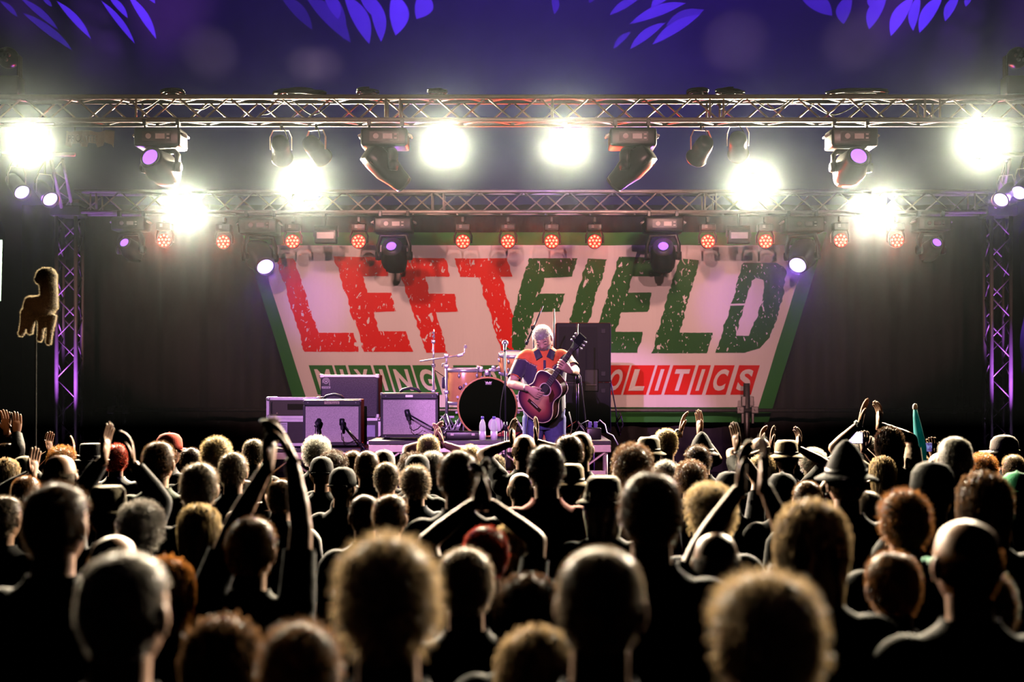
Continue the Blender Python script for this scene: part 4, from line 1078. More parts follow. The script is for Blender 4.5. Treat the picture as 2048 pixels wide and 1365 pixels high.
o = MB().tube([at(1240, 870, 13.8), at(1232, 845, 13.7), at(1240, 825, 13.7), at(1246, 850, 13.7), at(1238, 872, 13.7), at(1230, 850, 13.65), at(1243, 832, 13.65)], .009, 6).build('cable_coil', CABLE, None, True); tag(o, 'coil of black cable hanging right of the speaker stack', 'cable')

# ================================================================== people
def seg_dist(P, a, b):
    """Distance of points P (n,3) to the segment ab, and the parameter along it."""
    a = np.array(a); b = np.array(b); d = b - a; L = float(d @ d) + 1e-9
    t = np.clip((P - a) @ d / L, 0, 1)
    return np.linalg.norm(P - (a + t[:, None] * d), axis=1), t

def remesh(b, voxel, smooth=5):
    me = b.mesh('body_rough'); o = bpy.data.objects.new('body_rough', me); col.objects.link(o)
    m = o.modifiers.new('r', 'REMESH'); m.mode = 'VOXEL'; m.voxel_size = voxel; m.adaptivity = 0
    s = o.modifiers.new('s', 'SMOOTH'); s.factor = 0.5; s.iterations = smooth
    dg = bpy.context.evaluated_depsgraph_get()
    r = bpy.data.meshes.new_from_object(o.evaluated_get(dg))
    n = len(r.vertices); V = np.empty(n * 3); r.vertices.foreach_get('co', V); V = V.reshape(n, 3)
    N = np.empty(n * 3); r.vertices.foreach_get('normal', N); N = N.reshape(n, 3)
    Fs = [tuple(p.vertices) for p in r.polygons]
    bpy.data.objects.remove(o); bpy.data.meshes.remove(me); bpy.data.meshes.remove(r)
    return V, N, Fs

def head_point(d):
    """Head surface (metres about the head's centre, face towards +Y) in the unit direction d."""
    x, y, z = d
    lo = max(0.0, -z)
    X = x * .0765 * (1 - .26 * lo ** 1.3); Y = y * .097; Z = z * .119
    if y < 0: Y *= 1 - .30 * lo
    else: Y *= 1 - .06 * lo
    Y += .010 * lo
    if z > 0:                                            # a rounder crown than an egg's
        s_ = math.sqrt(max(1e-6, 1 - z * z)); q = max(0.0, 1 - z ** 2.7) ** (1 / 2.7) / s_ if s_ > .02 else 1
        q = min(q, 1.22); X *= q; Y *= q; Z *= .955
    if y > 0.15:
        g = lambda cx, cz, wx, wz: math.exp(-((X - cx) / wx) ** 2 - ((Z - cz) / wz) ** 2)
        f = 0
        f += .012 * g(0, -.004, .009, .022) + .019 * g(0, -.024, .012, .012)           # nose bridge and tip
        f -= .010 * (g(-.031, .010, .016, .011) + g(.031, .010, .016, .011))           # eye sockets
        f += .005 * (g(-.03, .030, .022, .007) + g(.03, .030, .022, .007))             # brow
        f += .006 * (g(0, -.057, .020, .006) + g(0, -.069, .018, .006)) - .004 * g(0, -.063, .022, .0035)   # lips
        f += .008 * g(0, -.095, .020, .014)                                            # chin
        f += .003 * (g(-.045, -.02, .018, .02) + g(.045, -.02, .018, .02))             # cheeks
        Y += f * min(1, (y - .15) / .3)
    return Vector((X, Y, Z))
def sphere_dirs(n, m):
    return [[(math.sin(math.pi * j / m) * math.cos(2 * math.pi * k / n), math.sin(math.pi * j / m) * math.sin(2 * math.pi * k / n), math.cos(math.pi * j / m)) for k in range(n)] for j in range(m + 1)]
def add_head(b, M, n=28, m=22):
    vs = []; fs = []
    rows_ = sphere_dirs(n, m)
    for j, row in enumerate(rows_):
        for d in row: vs.append(M @ head_point(d))
    for j in range(m):
        for k in range(n): fs.append((j * n + k, (j + 1) * n + k, (j + 1) * n + (k + 1) % n, j * n + (k + 1) % n))
    b.add(vs, fs)
    for s in (-1, 1):                                   # ears: a rim and a lobe
        E = M.to_3x3() @ Euler((0.15, 0, s * -0.35)).to_matrix()
        b.ball(M @ Vector((s * .079, -.008, .000)), (.008, .017, .028), 10, 8, E)
        b.ball(M @ Vector((s * .077, -.002, -.026)), (.006, .010, .012), 8, 6, E)

def hand_mesh(b, M, side, curl=0.15, spread=1.0, thumb=0.5, curls=None):
    """A hand: wrist at the origin, fingers along +Y, palm facing -Z; side = +1 thumb on +X."""
    S = Matrix.Diagonal((side, 1, 1, 1)); T = M @ S
    def pt(x, y, z): return T @ Vector((x, y, z))
    up = (T.to_3x3() @ Vector((0, 0, 1)))
    b.tube([pt(0, -.035, 0), pt(0, 0, 0), pt(.002, .03, 0), pt(.002, .07, 0), pt(.001, .096, .001)], [(.019, .025), (.017, .027), (.016, .037), (.0145, .042), (.010, .040)], 12, flat=up)
    b.ball(pt(.024, .035, -.008), (.016 , .028, .014), 8, 6, T.to_3x3())
    for i, (x, L) in enumerate(((.031, .074), (.0105, .083), (-.0105, .077), (-.031, .060))):
        c = curls[i] if curls else curl
        a = (x * 3.2 * spread) * .6
        p = Vector((x, .090, 0)); ang = 0.06 + c * .5; pts = [p.copy()]; r = [.0098]
        for k, f in enumerate((.44, .31, .25)):
            ang += c * (0.95 if k else .35)
            d = Vector((math.sin(a) * math.cos(ang), math.cos(a) * math.cos(ang), -math.sin(ang)))
            p = p + d * L * f; pts.append(p.copy()); r.append(.0092 - .0012 * k)
        tip = pts[-1] + (pts[-1] - pts[-2]).normalized() * .005
        pts.append(tip); r.append(.0035)
        b.tube([pt(x * .9, .07, 0)] + [pt(*q) for q in pts], [.0095] + r, 8, flat=up)
    a = .95 - .5 * thumb
    q0 = Vector((.026, .022, -.006)); q1 = q0 + Vector((math.sin(a), math.cos(a), -.25)).normalized() * .036
    q2 = q1 + Vector((math.sin(a - .3), math.cos(a - .3), -.3 - c * .3)).normalized() * .030
    q3 = q2 + Vector((math.sin(a - .45), math.cos(a - .45), -.3 - c * .4)).normalized() * .024
    b.tube([pt(*q) for q in (q0, q1, q2, q3)], [.0125, .0115, .0105, .0045], 8, flat=up)

def ik(S, W, l1, l2, hint):
    S, W = Vector(S), Vector(W); d = W - S; L = min(d.length, (l1 + l2) * .995); d.normalize(); W = S + d * L
    a = (l1 * l1 - l2 * l2 + L * L) / (2 * L); h = math.sqrt(max(0, l1 * l1 - a * a))
    p = Vector(hint) - d * Vector(hint).dot(d); p.normalize()
    return S + d * a + p * h, W

TORSO = [(.80, .10, .10, 0), (.86, .155, .115, 0), (.95, .168, .122, 0), (1.07, .152, .108, 0), (1.20, .164, .114, .004), (1.32, .182, .116, .0), (1.40, .172, .098, -.006), (1.45, .118, .078, -.01), (1.485, .066, .062, -.008)]
def body_shell(arms, voxel=.015, stout=1.0, legs=None, head_M=None, fine=False, hand_opts=None, torso=None):
    """arms: {side: (shoulder, elbow, wrist, fingers, palm)} -> (V, N, F, bone labels, extra MB with head and hands)."""
    b = MB()
    b.tube([(0, o, z) for z, rx, ry, o in TORSO], [(ry * stout, rx * (1 + (stout - 1) * .7)) for z, rx, ry, o in TORSO], 20, flat=(0, 1, 0))
    hb = (head_M @ Vector((0, -.012, -.05))) if head_M is not None else Vector((0, .008, 1.60))
    b.tube([(0, -.012, 1.43), (0, -.01, 1.50), hb], [.066 * stout, .058 * stout, .056 * stout], 14)
    bones = [('torso', (0, 0, .9), (0, 0, 1.40)), ('neck', (0, 0, 1.47), tuple(hb))]
    for s in (-1, 1):
        b.ball((s * .15, -.005, 1.40), (.07, .07, .06), 12, 8)
        sh, el, wr, fg, pl = arms[s]
        b.tube([sh, Vector(sh).lerp(Vector(el), .35), el], [.056 * stout, .050 * stout, .041 * stout], 12)
        b.tube([el, Vector(el).lerp(Vector(wr), .3), wr], [.040 * stout, .041 * stout, .0265], 12)
        b.ball(el, .041 * stout, 10, 8)
        bones += [('upper', tuple(sh), tuple(el)), ('fore', tuple(el), tuple(wr))]
        L = legs[s] if legs else ((s * .088, 0, .90), (s * .10, .015, .49), (s * .105, -.02, .085), (s * .12, .17, .03))
        b.tube([L[0], Vector(L[0]).lerp(Vector(L[1]), .4), L[1]], [.092 * stout, .080 * stout, .056], 14)
        b.tube([L[1], Vector(L[1]).lerp(Vector(L[2]), .3), L[2]], [.055, .058, .038], 12)
        hl = Vector(L[2]) + Vector((0, -.05, -.045)); b.tube([hl, Vector(L[2]) + Vector((0, .02, -.035)), Vector(L[3])], [(.035, .034), (.042, .040), (.025, .042)], 12, flat=(0, 0, 1))
        bones += [('leg', L[0], L[1]), ('leg', L[1], L[2]), ('foot', tuple(hl), L[3])]
    V, N, Fs = remesh(b, voxel)
    D = []; T = []
    for nm, p, q in bones:
        d, t = seg_dist(V, p, q)
        if nm == 'torso': d = d - .12
        elif nm == 'neck': d = d - .05
        elif nm == 'leg': d = d - .065
        else: d = d - .04
        D.append(d); T.append(t)
    D = np.array(D); k = D.argmin(0); T = np.array(T)
    names = [x[0] for x in bones]
    lab = np.array([names[i] for i in k]); tt = T[k, np.arange(len(V))]
    ex = MB()
    HM = head_M if head_M is not None else Matrix.Translation((0, .012, 1.634))
    add_head(ex, HM, 44 if fine else 28, 34 if fine else 22)
    for s in (-1, 1):
        sh, el, wr, fg, pl = arms[s]
        y = Vector(fg).normalized(); z = -Vector(pl); z = (z - y * z.dot(y)).normalized(); x = y.cross(z)
        Mh = Matrix((x, y, z)).transposed().to_4x4(); Mh.translation = Vector(wr)
        ho = dict(curl=.18, spread=1, thumb=.5); ho.update((hand_opts or {}).get(s, {}))
        # thumb side: right hand (+1) with palm -Z and fingers +Y has its thumb on -X
        hand_mesh(ex, Mh, -s, **ho)
    return V, N, Fs, lab, tt, ex

def sub_shell(V, N, Fs, keep, infl, name):
    """Cloth: the kept faces of the body, moved out along the normals."""
    used = {}; b = MB(); W = V + N * infl
    for f in Fs:
        if all(keep[i] for i in f):
            for i in f:
                if i not in used: used[i] = len(b.v); b.v.append(tuple(W[i]))
            b.f.append(tuple(used[i] for i in f))
    return b.mesh(name, True)

def down_arms(v=0):
    A = {}
    for s in (-1, 1):
        if v == 0: sh, el, wr = (s * .178, -.005, 1.395), (s * .228, -.03, 1.12), (s * .225, .06, .875)
        else: sh, el, wr = (s * .178, -.005, 1.395), (s * .225, -.03, 1.13), (s * .075, .155, 1.20)
        fg = Vector(wr) - Vector(el)
        if v: fg = Vector((-s * .35, .15, .9))
        A[s] = (sh, el, wr, fg, (-s, 0, 0))
    return A

_bodies = {}
def get_body(key, arms, sleeve, hand_opts=None):
    if (key, 'raw') not in _bodies or key is None:
        V, N, Fs, lab, tt, ex = body_shell(arms, hand_opts=hand_opts)
        b = MB(); b.add([tuple(v) for v in V], Fs); b.add(ex.v, ex.f)
        raw = (V, N, Fs, lab, tt, b.mesh('body', True))
        tro = sub_shell(V, N, Fs, (((lab == 'leg') | (lab == 'foot')) & (V[:, 2] > .06)) | ((lab == 'torso') & (V[:, 2] < 1.0)), .008, 'trousers')
        _bodies[(key, 'raw')] = raw; _bodies[(key, 'tro')] = tro
    raw = _bodies[(key, 'raw')]
    if (key, sleeve) not in _bodies or key is None:
        V, N, Fs, lab, tt, me = raw
        keep = ((lab == 'torso') & (V[:, 2] > .93)) | ((lab == 'upper') & ((tt < .72) | (sleeve == 'long'))) | ((lab == 'fore') & (tt < .88) & (sleeve == 'long')) | ((lab == 'neck') & (V[:, 2] < 1.47))
        _bodies[(key, sleeve)] = sub_shell(V, N, Fs, keep, .014, 'shirt')
    return raw[5], _bodies[(key, sleeve)], _bodies[(key, 'tro')]

# ------------------------------------------------------------------ hair
def scalp(d, front=.42, back=-.62, side=-.05):
    x, y, z = d
    if y > .25: lim = front
    elif y < -.35: lim = back
    else:
        t = (y + .35) / .60; lim = back + (side - back) * min(1, t * 1.67) if t < .6 else side + (front - side) * (t - .6) / .4
    return z > lim
_hairs = {}
HAIR_ADD = dict(short=.020, fuzzy=.040, curly=.060, long=.022, bald=0.0, buzz=.006, tophat=.0, cap=.0, brim=.0, beanie=.0)
def hair_mesh(kind, seed):
    if (kind, seed) in _hairs: return _hairs[(kind, seed)]
    rnd = random.Random(seed * 31 + len(kind) * 7 + ord(kind[0]))
    b = MB()
    opts = dict(front=.42, back=-.62, side=-.05)
    thick = dict(short=.006, fuzzy=.008, curly=.014, long=.010, bald=.0025, buzz=.004)[kind]
    bald = kind == 'bald'
    rows_ = sphere_dirs(32, 24); n = 32; idx = {}
    ok = lambda d: scalp(d, **opts) and not (bald and d[2] > .38)
    for j, row in enumerate(rows_):
        for k, d in enumerate(row):
            if ok(d):
                w = 1 + .35 * math.sin(7 * d[0] + seed) * math.sin(6 * d[1] + seed * 2) * math.sin(5 * d[2])
                p = head_point(d); nrm = Vector((d[0] / .0765, d[1] / .097, d[2] / .119)).normalized()
                idx[(j, k)] = len(b.v); b.v.append(tuple(p + nrm * thick * w))
    for j in range(24):
        for k in range(n):
            q = [(j, k), (j + 1, k), (j + 1, (k + 1) % n), (j, (k + 1) % n)]
            if all(t in idx for t in q): b.f.append(tuple(idx[t] for t in q))
    N_ = dict(short=2200, fuzzy=2600, curly=1500, long=900, bald=420, buzz=2000)[kind]
    made = 0
    while made < N_:
        d = Vector((rnd.gauss(0, 1), rnd.gauss(0, 1), rnd.gauss(0, 1))).normalized()
        if not ok(d): continue
        made += 1
        p = head_point(d); nrm = Vector((d[0] / .0765, d[1] / .097, d[2] / .119)).normalized()
        jit = Vector((rnd.gauss(0, 1), rnd.gauss(0, 1), rnd.gauss(0, 1)))
        if kind in ('short', 'fuzzy', 'buzz', 'bald'):
            L = dict(short=rnd.uniform(.008, .020), fuzzy=rnd.uniform(.014, .032), buzz=rnd.uniform(.005, .010), bald=rnd.uniform(.004, .010))[kind]
            lay = dict(short=.55, fuzzy=.35, buzz=.2, bald=.3)[kind]
            dr = (nrm * .8 + Vector((0, -.4, -.5)) * lay + jit * (.22 if kind != 'fuzzy' else .38)).normalized()
            p0 = p + nrm * thick * .6; p1 = p0 + dr * L * .55; p2 = p1 + (dr + Vector((0, 0, -.35)) + jit * .15).normalized() * L * .45
            pts = [p0, p1, p2]; w = .0022 if kind == 'fuzzy' else .0018
        elif kind == 'curly':
            pts = []; rr = rnd.uniform(.008, .014); L = rnd.uniform(.024, .046); ph = rnd.uniform(0, 6.28)
            a = nrm.orthogonal().normalized(); c = nrm.cross(a); dr = (nrm + jit * .22).normalized()
            for i in range(7):
                f = i / 6; pts.append(p + nrm * thick * .5 + dr * L * f + (a * math.cos(ph + f * 9) + c * math.sin(ph + f * 9)) * rr * (f + .25))
            w = .0032
        else:
            pts = [p + nrm * thick * .5]; q = p + nrm * (thick + .012) + jit * .004; x = q.x; y = q.y; z = q.z
            L = rnd.uniform(.24, .36) if d[1] < .5 else rnd.uniform(.16, .26)
            cz = z
            for i in range(7):
                pts.append(Vector((x, y, cz)))
                cz -= L / 6
                zz = max(-1, min(1, cz / .119)); R_ = math.sqrt(max(.0, 1 - zz * zz)) if cz > -.06 else .82 - min(.25, (-.06 - cz) * 1.5)
                ang = math.atan2(y / .097, x / .0765)
                if -2.6 < -abs(ang - math.pi / 2) and abs(ang - math.pi / 2) < .7 and cz < .06: ang = math.pi / 2 + (.75 if ang > math.pi / 2 else -.75)
                tx, ty = (.0765 * R_ + .02) * math.cos(ang), (.097 * R_ + .02) * math.sin(ang)
                if cz < -.10: ty = min(ty, .01) - .012
                x += (tx - x) * .75 + rnd.gauss(0, .003); y += (ty - y) * .75 + rnd.gauss(0, .003)
            w = .0046
        t0 = (pts[1] - pts[0]).normalized(); sd = t0.cross(jit); 
        if sd.length < 1e-4: sd = t0.orthogonal()
        sd = sd.normalized(); o = len(b.v); m = len(pts)
        for i, q in enumerate(pts[:-1]):
            ww = w * (1 - .5 * i / m); b.v += [tuple(q - sd * ww / 2), tuple(q + sd * ww / 2)]
        b.v.append(tuple(pts[-1]))
        for i in range(m - 2): b.f.append((o + 2 * i, o + 2 * i + 1, o + 2 * i + 3, o + 2 * i + 2))
        b.f.append((o + 2 * (m - 2), o + 2 * (m - 2) + 1, o + 2 * (m - 1)))
    me = b.mesh('hair', False); _hairs[(kind, seed)] = me
    return me

HC = dict(sand=(.50, .36, .20), brown=(.16, .085, .04), greybrown=(.30, .23, .16), grey=(.42, .38, .34), darkbrown=(.075, .042, .024), black=(.03, .022, .02), auburn=(.28, .12, .04), orange=(.55, .22, .05),
          blond=(.62, .46, .24), red=(.55, .07, .04), white=(.72, .68, .60), khaki=(.30, .25, .17), straw=(.42, .33, .20), green=(.02, .25, .10), tan=(.5, .38, .26))
CC = dict(black=(.018, .017, .018), navy=(.02, .024, .045), grey=(.12, .12, .12), green=(.05, .07, .04), brown=(.10, .06, .035), white=(.6, .58, .58), red=(.42, .035, .012), tan=(.42, .30, .22))
SKIN = [mat('skin_fair', (.62, .36, .25), .5, var=.08, spec=.35), mat('skin_warm', (.52, .29, .19), .5, var=.08, spec=.35), mat('skin_tan', (.42, .22, .13), .5, var=.08, spec=.35)]
def cloth(c): return mat('cloth_' + c, CC[c], .8, var=.2, scale=60, bump=.15, spec=.25)
def hatmat(c): return mat('hat_' + c, HC[c] if c != 'black' else (.012, .011, .011), .8, var=.25, scale=120, bump=.3, spec=.2)
TROUS = mat('dark_denim', (.02, .022, .035), .85, var=.3)

def hat(kind, colr, parent, M, seed):
    m = hatmat(colr); T = M
    b = MB(); br = None
    R4 = Matrix.Identity(3)
    def q(prof, c=(0, 0, 0), sx=1.0, sy=1.18):
        bb = MB(); bb.lathe(prof, 28); bb.v = [tuple(T @ Vector((x * sx + c[0], y * sy + c[1], z + c[2]))) for x, y, z in bb.v]; return bb
    if kind == 'tophat':
        h = q([(.092, .045), (.094, .06), (.092, .165), (.084, .178), (.001, .172)]).build('hat', m, parent, True, world=False)
        q([(.094, .045), (.125, .044), (.130, .050), (.125, .054), (.094, .058)]).build('brim', m, h, True, world=False)
        q([(.0955, .062), (.097, .09)]).build('hat_band', mat('hat_band', (.05, .045, .05), .5), h, True, world=False)
    elif kind == 'brim':
        tall = .16 if colr != 'black' else .19
        h = q(([(.088, .03), (.090, .06), (.083, tall - .03), (.066, tall - .008), (.035, tall - .012), (.001, tall - .02)] if colr != 'black' else [(.090, .03), (.086, .07), (.066, .125), (.042, .165), (.016, .19), (.001, .194)])).build('hat', m, parent, True, world=False)
        bb = q([(.089, .038), (.112, .030), (.132, .018), (.135, .023), (.113, .037), (.089, .048)])
        bb.build('brim', m, h, True, world=False)
        q([(.0905, .045), (.0895, .068)]).build('hat_band', mat('hat_band', (.05, .045, .05), .5), h, True, world=False)
    elif kind == 'cap':
        h = q([(.088, .012), (.089, .04), (.083, .09), (.062, .122), (.030, .136), (.001, .139)], sy=1.2).build('hat', m, parent, True, world=False)
        bb = MB(); n = 12
        for k in range(n + 1):
            a = math.pi * (.12 + .76 * k / n)
            for r, dz in ((.098, .02), (.175, .012)):
                bb.v.append(tuple(T @ Vector((math.cos(a) * .085, math.sin(a) * r + (.0 if r < .1 else .012), dz - abs(math.cos(a)) * .012))))
        bb.f = [(2 * k, 2 * k + 1, 2 * k + 3, 2 * k + 2) for k in range(n)]
        bb.build('peak', m, h, True, world=False)
        b2 = MB().ball(T @ Vector((0, 0, .140)), (.008, .008, .005), 8, 6); b2.build('top_button', m, h, True, world=False)
        bb = MB()
        pts = [T @ Vector((.075 * math.cos(a), -.102 - .006 * math.sin(-a), .02)) for a in [math.pi * (1.15 + .07 * k) for k in range(11)]]
        bb.tube(pts, .006, 6).build('strap', m, h, True, world=False)
    else:
        pk = .185 if colr == 'grey' else .15
        h = q([(.088, -.06), (.094, -.02), (.095, .04), (.085, .095), (.055, .13), (.018, pk - .012), (.001, pk)], sy=1.2).build('hat', m, parent, True, world=False)
        q([(.094, -.02), (.099, -.01), (.099, .02), (.095, .03)], sy=1.2).build('cuff', m, h, True, world=False)

def person(label, X, Y, htop, kind, hcol, shirt, sleeve, o, seed):
    k = (htop - dict(tophat=.07, brim=.045, curly=.048, fuzzy=.028, beanie=.04, long=.020, cap=.022, short=.016).get(kind, .004)) / 1.75
    turn = R(o.get('turn', random.Random(seed).uniform(-14, 14)))
    t = thing('person', label, 'person', (X, Y, 0), turn, 'audience in front of the stage')
    t.scale = (k, k, k)
    hands = o.get('hands')
    wr_local = {}
    if not hands:
        v = seed % 2; arms = down_arms(v); key = 'down%d' % v; ho = {s: dict(curl=.35) for s in (-1, 1)}
    else:
        arms = down_arms(1); key = None; ho = {}
        inv = Matrix.Translation((X, Y, 0)) @ Matrix.Rotation(turn, 4, 'Z') @ Matrix.Scale(k, 4); inv = inv.inverted()
        for s, hnd in zip((-1, 1), hands):
            if not hnd: continue
            wx, wy, tx, ty = hnd
            Yh = Y + .12 if not o.get('hold') else Y + .22
            Wp = inv @ at(wx, wy, Yh); Tp = inv @ at(tx, ty, Yh + .02)
            S = Vector((s * .178, 0, 1.395)); raise_ = max(0, min(1, (Wp.z - 1.2) / .5))
            S = S + Vector((-s * .015, 0, .05 * raise_))
            el, W = ik(S, Wp, .285, .255, (s * .9, .25, -.35))
            fg = (Tp - Wp).normalized()
            pl = Vector((-s, -.35, 0)) if not o.get('hold') else Vector((-s * .6, -.8, 0))
            if o.get('palm_cam'): pl = Vector((0, -1, 0))
            arms[s] = (S, el, W, fg, pl); ho[s] = dict(curl=.12 + .1 * ((seed + s) % 3) if not o.get('hold') else .55, spread=.9)
            wr_local[s] = (el, W)
    bm_, sm_, tm_ = get_body(key, arms, 'long' if sleeve == 'long' else 'tee', ho)
    sk = SKIN[seed % 3]
    link('body', bm_, sk, t); link('shirt', sm_, cloth(shirt), t); link('trousers', tm_, TROUS, t)
    HM = Matrix.Translation((0, .012, 1.634))
    hk = kind if kind in HAIR_ADD and kind not in ('tophat', 'cap', 'brim', 'beanie') else o.get('under', 'bald')
    hc = hcol if kind == hk else ('white' if o.get('under') else 'brown')
    h = link('hair', hair_mesh(hk, seed % 3), hair_mat(hc, HC[hc]), t); h.location = HM.translation
    if kind in ('tophat', 'cap', 'brim', 'beanie'): hat(kind, hcol, t, HM, seed)
    if o.get('watch') and -1 in wr_local:
        el, W = wr_local[-1]; d = (W - el).normalized(); c = W - d * .02
        w_ = MB().lathe([(.030, -.012), (.034, -.010), (.034, .010), (.030, .012)], 16, axis_matrix(d), c).build('watch_strap', RUBBER, t, True, world=False)
        MB().lathe([(.001, .0), (.016, .0), (.016, .008), (.001, .009)], 14, axis_matrix((0, -1, .2)), c + Vector((0, -.033, 0))).build('watch_face', CHROME, w_, True, world=False)
    if o.get('bracelet') and 1 in wr_local:
        el, W = wr_local[1]; d = (W - el).normalized()
        MB().lathe([(.029, -.006), (.033, -.004), (.033, .004), (.029, .006)], 16, axis_matrix(d), W - d * .015).build('bracelet', RUBBER, t, True, world=False)
    if o.get('glasses'):
        g = MB()
        for s in (-1, 1):
            pts = [HM @ Vector((s * .032 + .022 * math.cos(a), .098, .008 + .017 * math.sin(a))) for a in [2 * math.pi * i / 14 for i in range(15)]]; g.tube(pts, .002, 5)
            g.tube([HM @ Vector((s * .054, .096, .012)), HM @ Vector((s * .078, .05, .014)), HM @ Vector((s * .082, -.005, .010))], .002, 5)
        g.tube([HM @ Vector((-.011, .1, .012)), HM @ Vector((.011, .1, .012))], .002, 5)
        g.build('glasses', CHROME, t, True, world=False)
    if o.get('script'):
        vs, fs, _ = text_mesh('Atlami', .008)
        b = MB()
        for u, v in vs:
            x = -.09 + .18 * u + .012 * v; b.v.append((x, -.136 + x * x * 1.2, 1.24 + .045 * v))
        b.f = fs; b.build('script_lettering', mat('faded_script', (.35, .10, .06), .8), t, world=False)
    if o.get('scarf'):
        for i, (c, dz, ph) in enumerate(((CC['green'], 0, 0), ((.5, .03, .12), -.02, .6), ((.03, .3, .16), .015, 1.3))):
            pts = [Vector((.088 * math.cos(a), -.012 + .082 * math.sin(a), 1.475 + dz + .012 * math.sin(3 * a + ph))) for a in [2 * math.pi * j / 18 for j in range(19)]]
            MB().tube(pts, .022, 8).build('scarf', mat('scarf_%d' % i, (c if i else (.03, .3, .18)), .8), t, True, world=False)
    return t

# ------------------------------------------------------------------ the guitarist
GX, GY = .29, 11.72
g = thing('person', 'guitarist in a dark shirt with orange shoulders looking down at his guitar on stage', 'person', (GX, GY, .9), math.pi)
# guitar frame, in the guitarist's own space (x to his right, y forward)
ga = Vector((-.473, .50, .724)).normalized(); gn = Vector((.42, .90, -.05)); gn = (gn - ga * gn.dot(ga)).normalized(); gv = gn.cross(ga)
g0 = Vector((.150, .225, .885))                      # tail end of the soundboard
def G(u, v, n=0.0): return g0 + ga * u + gv * v + gn * n
hp_M = Matrix.Translation((.012, .060, 1.565)) @ Euler((R(-36), R(6), R(-14))).to_matrix().to_4x4()
rh = G(.25, -.01, .035); lh = G(.66, .0, -.02)
ar = {}
S = Vector((.185, .0, 1.385)); W = G(.235, .115, .045)
el, W = ik(S, W, .285, .26, (.8, -.45, -.35)); ar[1] = (S, el, W, (rh - W).normalized() + Vector((-.15, 0, -.1)), -gn)
S = Vector((-.185, .0, 1.385)); W = G(.615, -.055, -.055) + Vector((0, 0, -.03))
el, W = ik(S, W, .285, .26, (-.8, -.1, -.6)); ar[-1] = (S, el, W, (ga * .35 + gv * .55 + gn * .75), gn * .4 + gv * .9)
legs = {s: ((s * .09, 0, .86), (s * .115, .03, .47), (s * .13, -.02, .085), (s * .15, .17, .03)) for s in (-1, 1)}
_T = TORSO[:]
TORSO[:] = [(.76, .10, .10, 0), (.82, .16, .125, 0), (.92, .172, .145, .01), (1.04, .168, .150, .02), (1.17, .170, .138, .012), (1.30, .184, .125, .0), (1.385, .172, .100, -.006), (1.44, .118, .080, -.01), (1.475, .07, .066, -.006)]
V, N, Fs, lab, tt, ex = body_shell(ar, .0095, 1.06, legs, hp_M, True, {1: dict(curls=[.5, .6, .7, .8], thumb=.9), -1: dict(curls=[.75, .85, .9, .8], thumb=.6)})
TORSO[:] = _T
b = MB(); b.add([tuple(v) for v in V], Fs); b.add(ex.v, ex.f)
link('body', b.mesh('body', True), SKIN[0], g)
x, y, z = V[:, 0], V[:, 1], V[:, 2]
shirt = ((lab == 'torso') & (z > .80)) | ((lab == 'upper') & (tt < .80)) | ((lab == 'neck') & (z < 1.455))
yoke = shirt & (z > 1.315 - .10 * (np.abs(x) < .07) + .06 * np.clip((np.abs(x) - .07) / .1, 0, 1)) & ((lab != 'upper') | (tt < .18))
cuff = shirt & (lab == 'upper') & (tt > .735)
link('shirt', sub_shell(V, N, Fs, shirt & ~yoke | (shirt & (z < 1.30) & ~cuff), .017, 'shirt'), mat('dark_purple_shirt', (.035, .022, .06), .7, var=.2, scale=40, sheen=.3, bump=.1), g)
link('shirt_yoke', sub_shell(V, N, Fs, yoke, .0185, 'yoke'), mat('orange_cotton', (.75, .13, .03), .75, var=.1), g)
link('sleeve_trim', sub_shell(V, N, Fs, cuff, .019, 'trim'), mat('orange_cotton', (.75, .13, .03), .75, var=.1), g)
link('trousers', sub_shell(V, N, Fs, ((lab == 'leg') & (z > .1)) | ((lab == 'torso') & (z < .87)), .012, 'jeans'), mat('blue_jeans', (.08, .09, .28), .8, var=.35, scale=30, bump=.2), g)
link('shoes', sub_shell(V, N, Fs, (lab == 'foot') | ((lab == 'leg') & (z < .12)), .010, 'shoes'), RUBBER, g)
# collar flaps and placket
for s in (-1, 1):
    q4 = [(s * .018, .128, 1.405), (s * .050, .062, 1.478), (s * .098, .080, 1.448), (s * .074, .138, 1.372)]
    bb = MB(); bb.add(q4 + [(x, y + .011, z + .003) for x, y, z in q4], [(0, 1, 2, 3), (7, 6, 5, 4), (0, 4, 5, 1), (1, 5, 6, 2), (2, 6, 7, 3), (3, 7, 4, 0)])
    bb.build('collar', mat('dark_purple_shirt', (.035, .022, .06), .7), g, world=False)
MB().box((0, .156, 1.29), (.022, .012, .17), Euler((.22, 0, 0))).build('placket', mat('dark_purple_shirt', (.035, .022, .06), .7), g, world=False)
# hair, beard, brows, eyes
h = link('hair', hair_mesh('short', 5), hair_mat('silver', (.62, .58, .58)), g); h.matrix_local = hp_M @ Matrix.Scale(1.03, 4)
rnd = random.Random(11); bb = MB()
k = 0
while k < 2600:
    d = Vector((rnd.gauss(0, 1), rnd.gauss(0, 1), rnd.gauss(0, 1))).normalized()
    p = head_point(d)
    if d.y < .1 or p.z > -.03 or (p.z > -.048 and abs(p.x) < .034) or (abs(p.z + .063) < .010 and abs(p.x) < .022): continue
    k += 1; n_ = Vector((d.x / .0765, d.y / .097, d.z / .119)).normalized(); j = Vector((rnd.gauss(0, 1), rnd.gauss(0, 1), rnd.gauss(0, 1)))
    e = (n_ * .6 + Vector((0, .1, -.7)) + j * .25).normalized() * rnd.uniform(.008, .018); sd = e.orthogonal().normalized() * .0009
    o_ = len(bb.v); bb.v += [tuple(p - sd), tuple(p + sd), tuple(p + e)]; bb.f.append((o_, o_ + 1, o_ + 2))
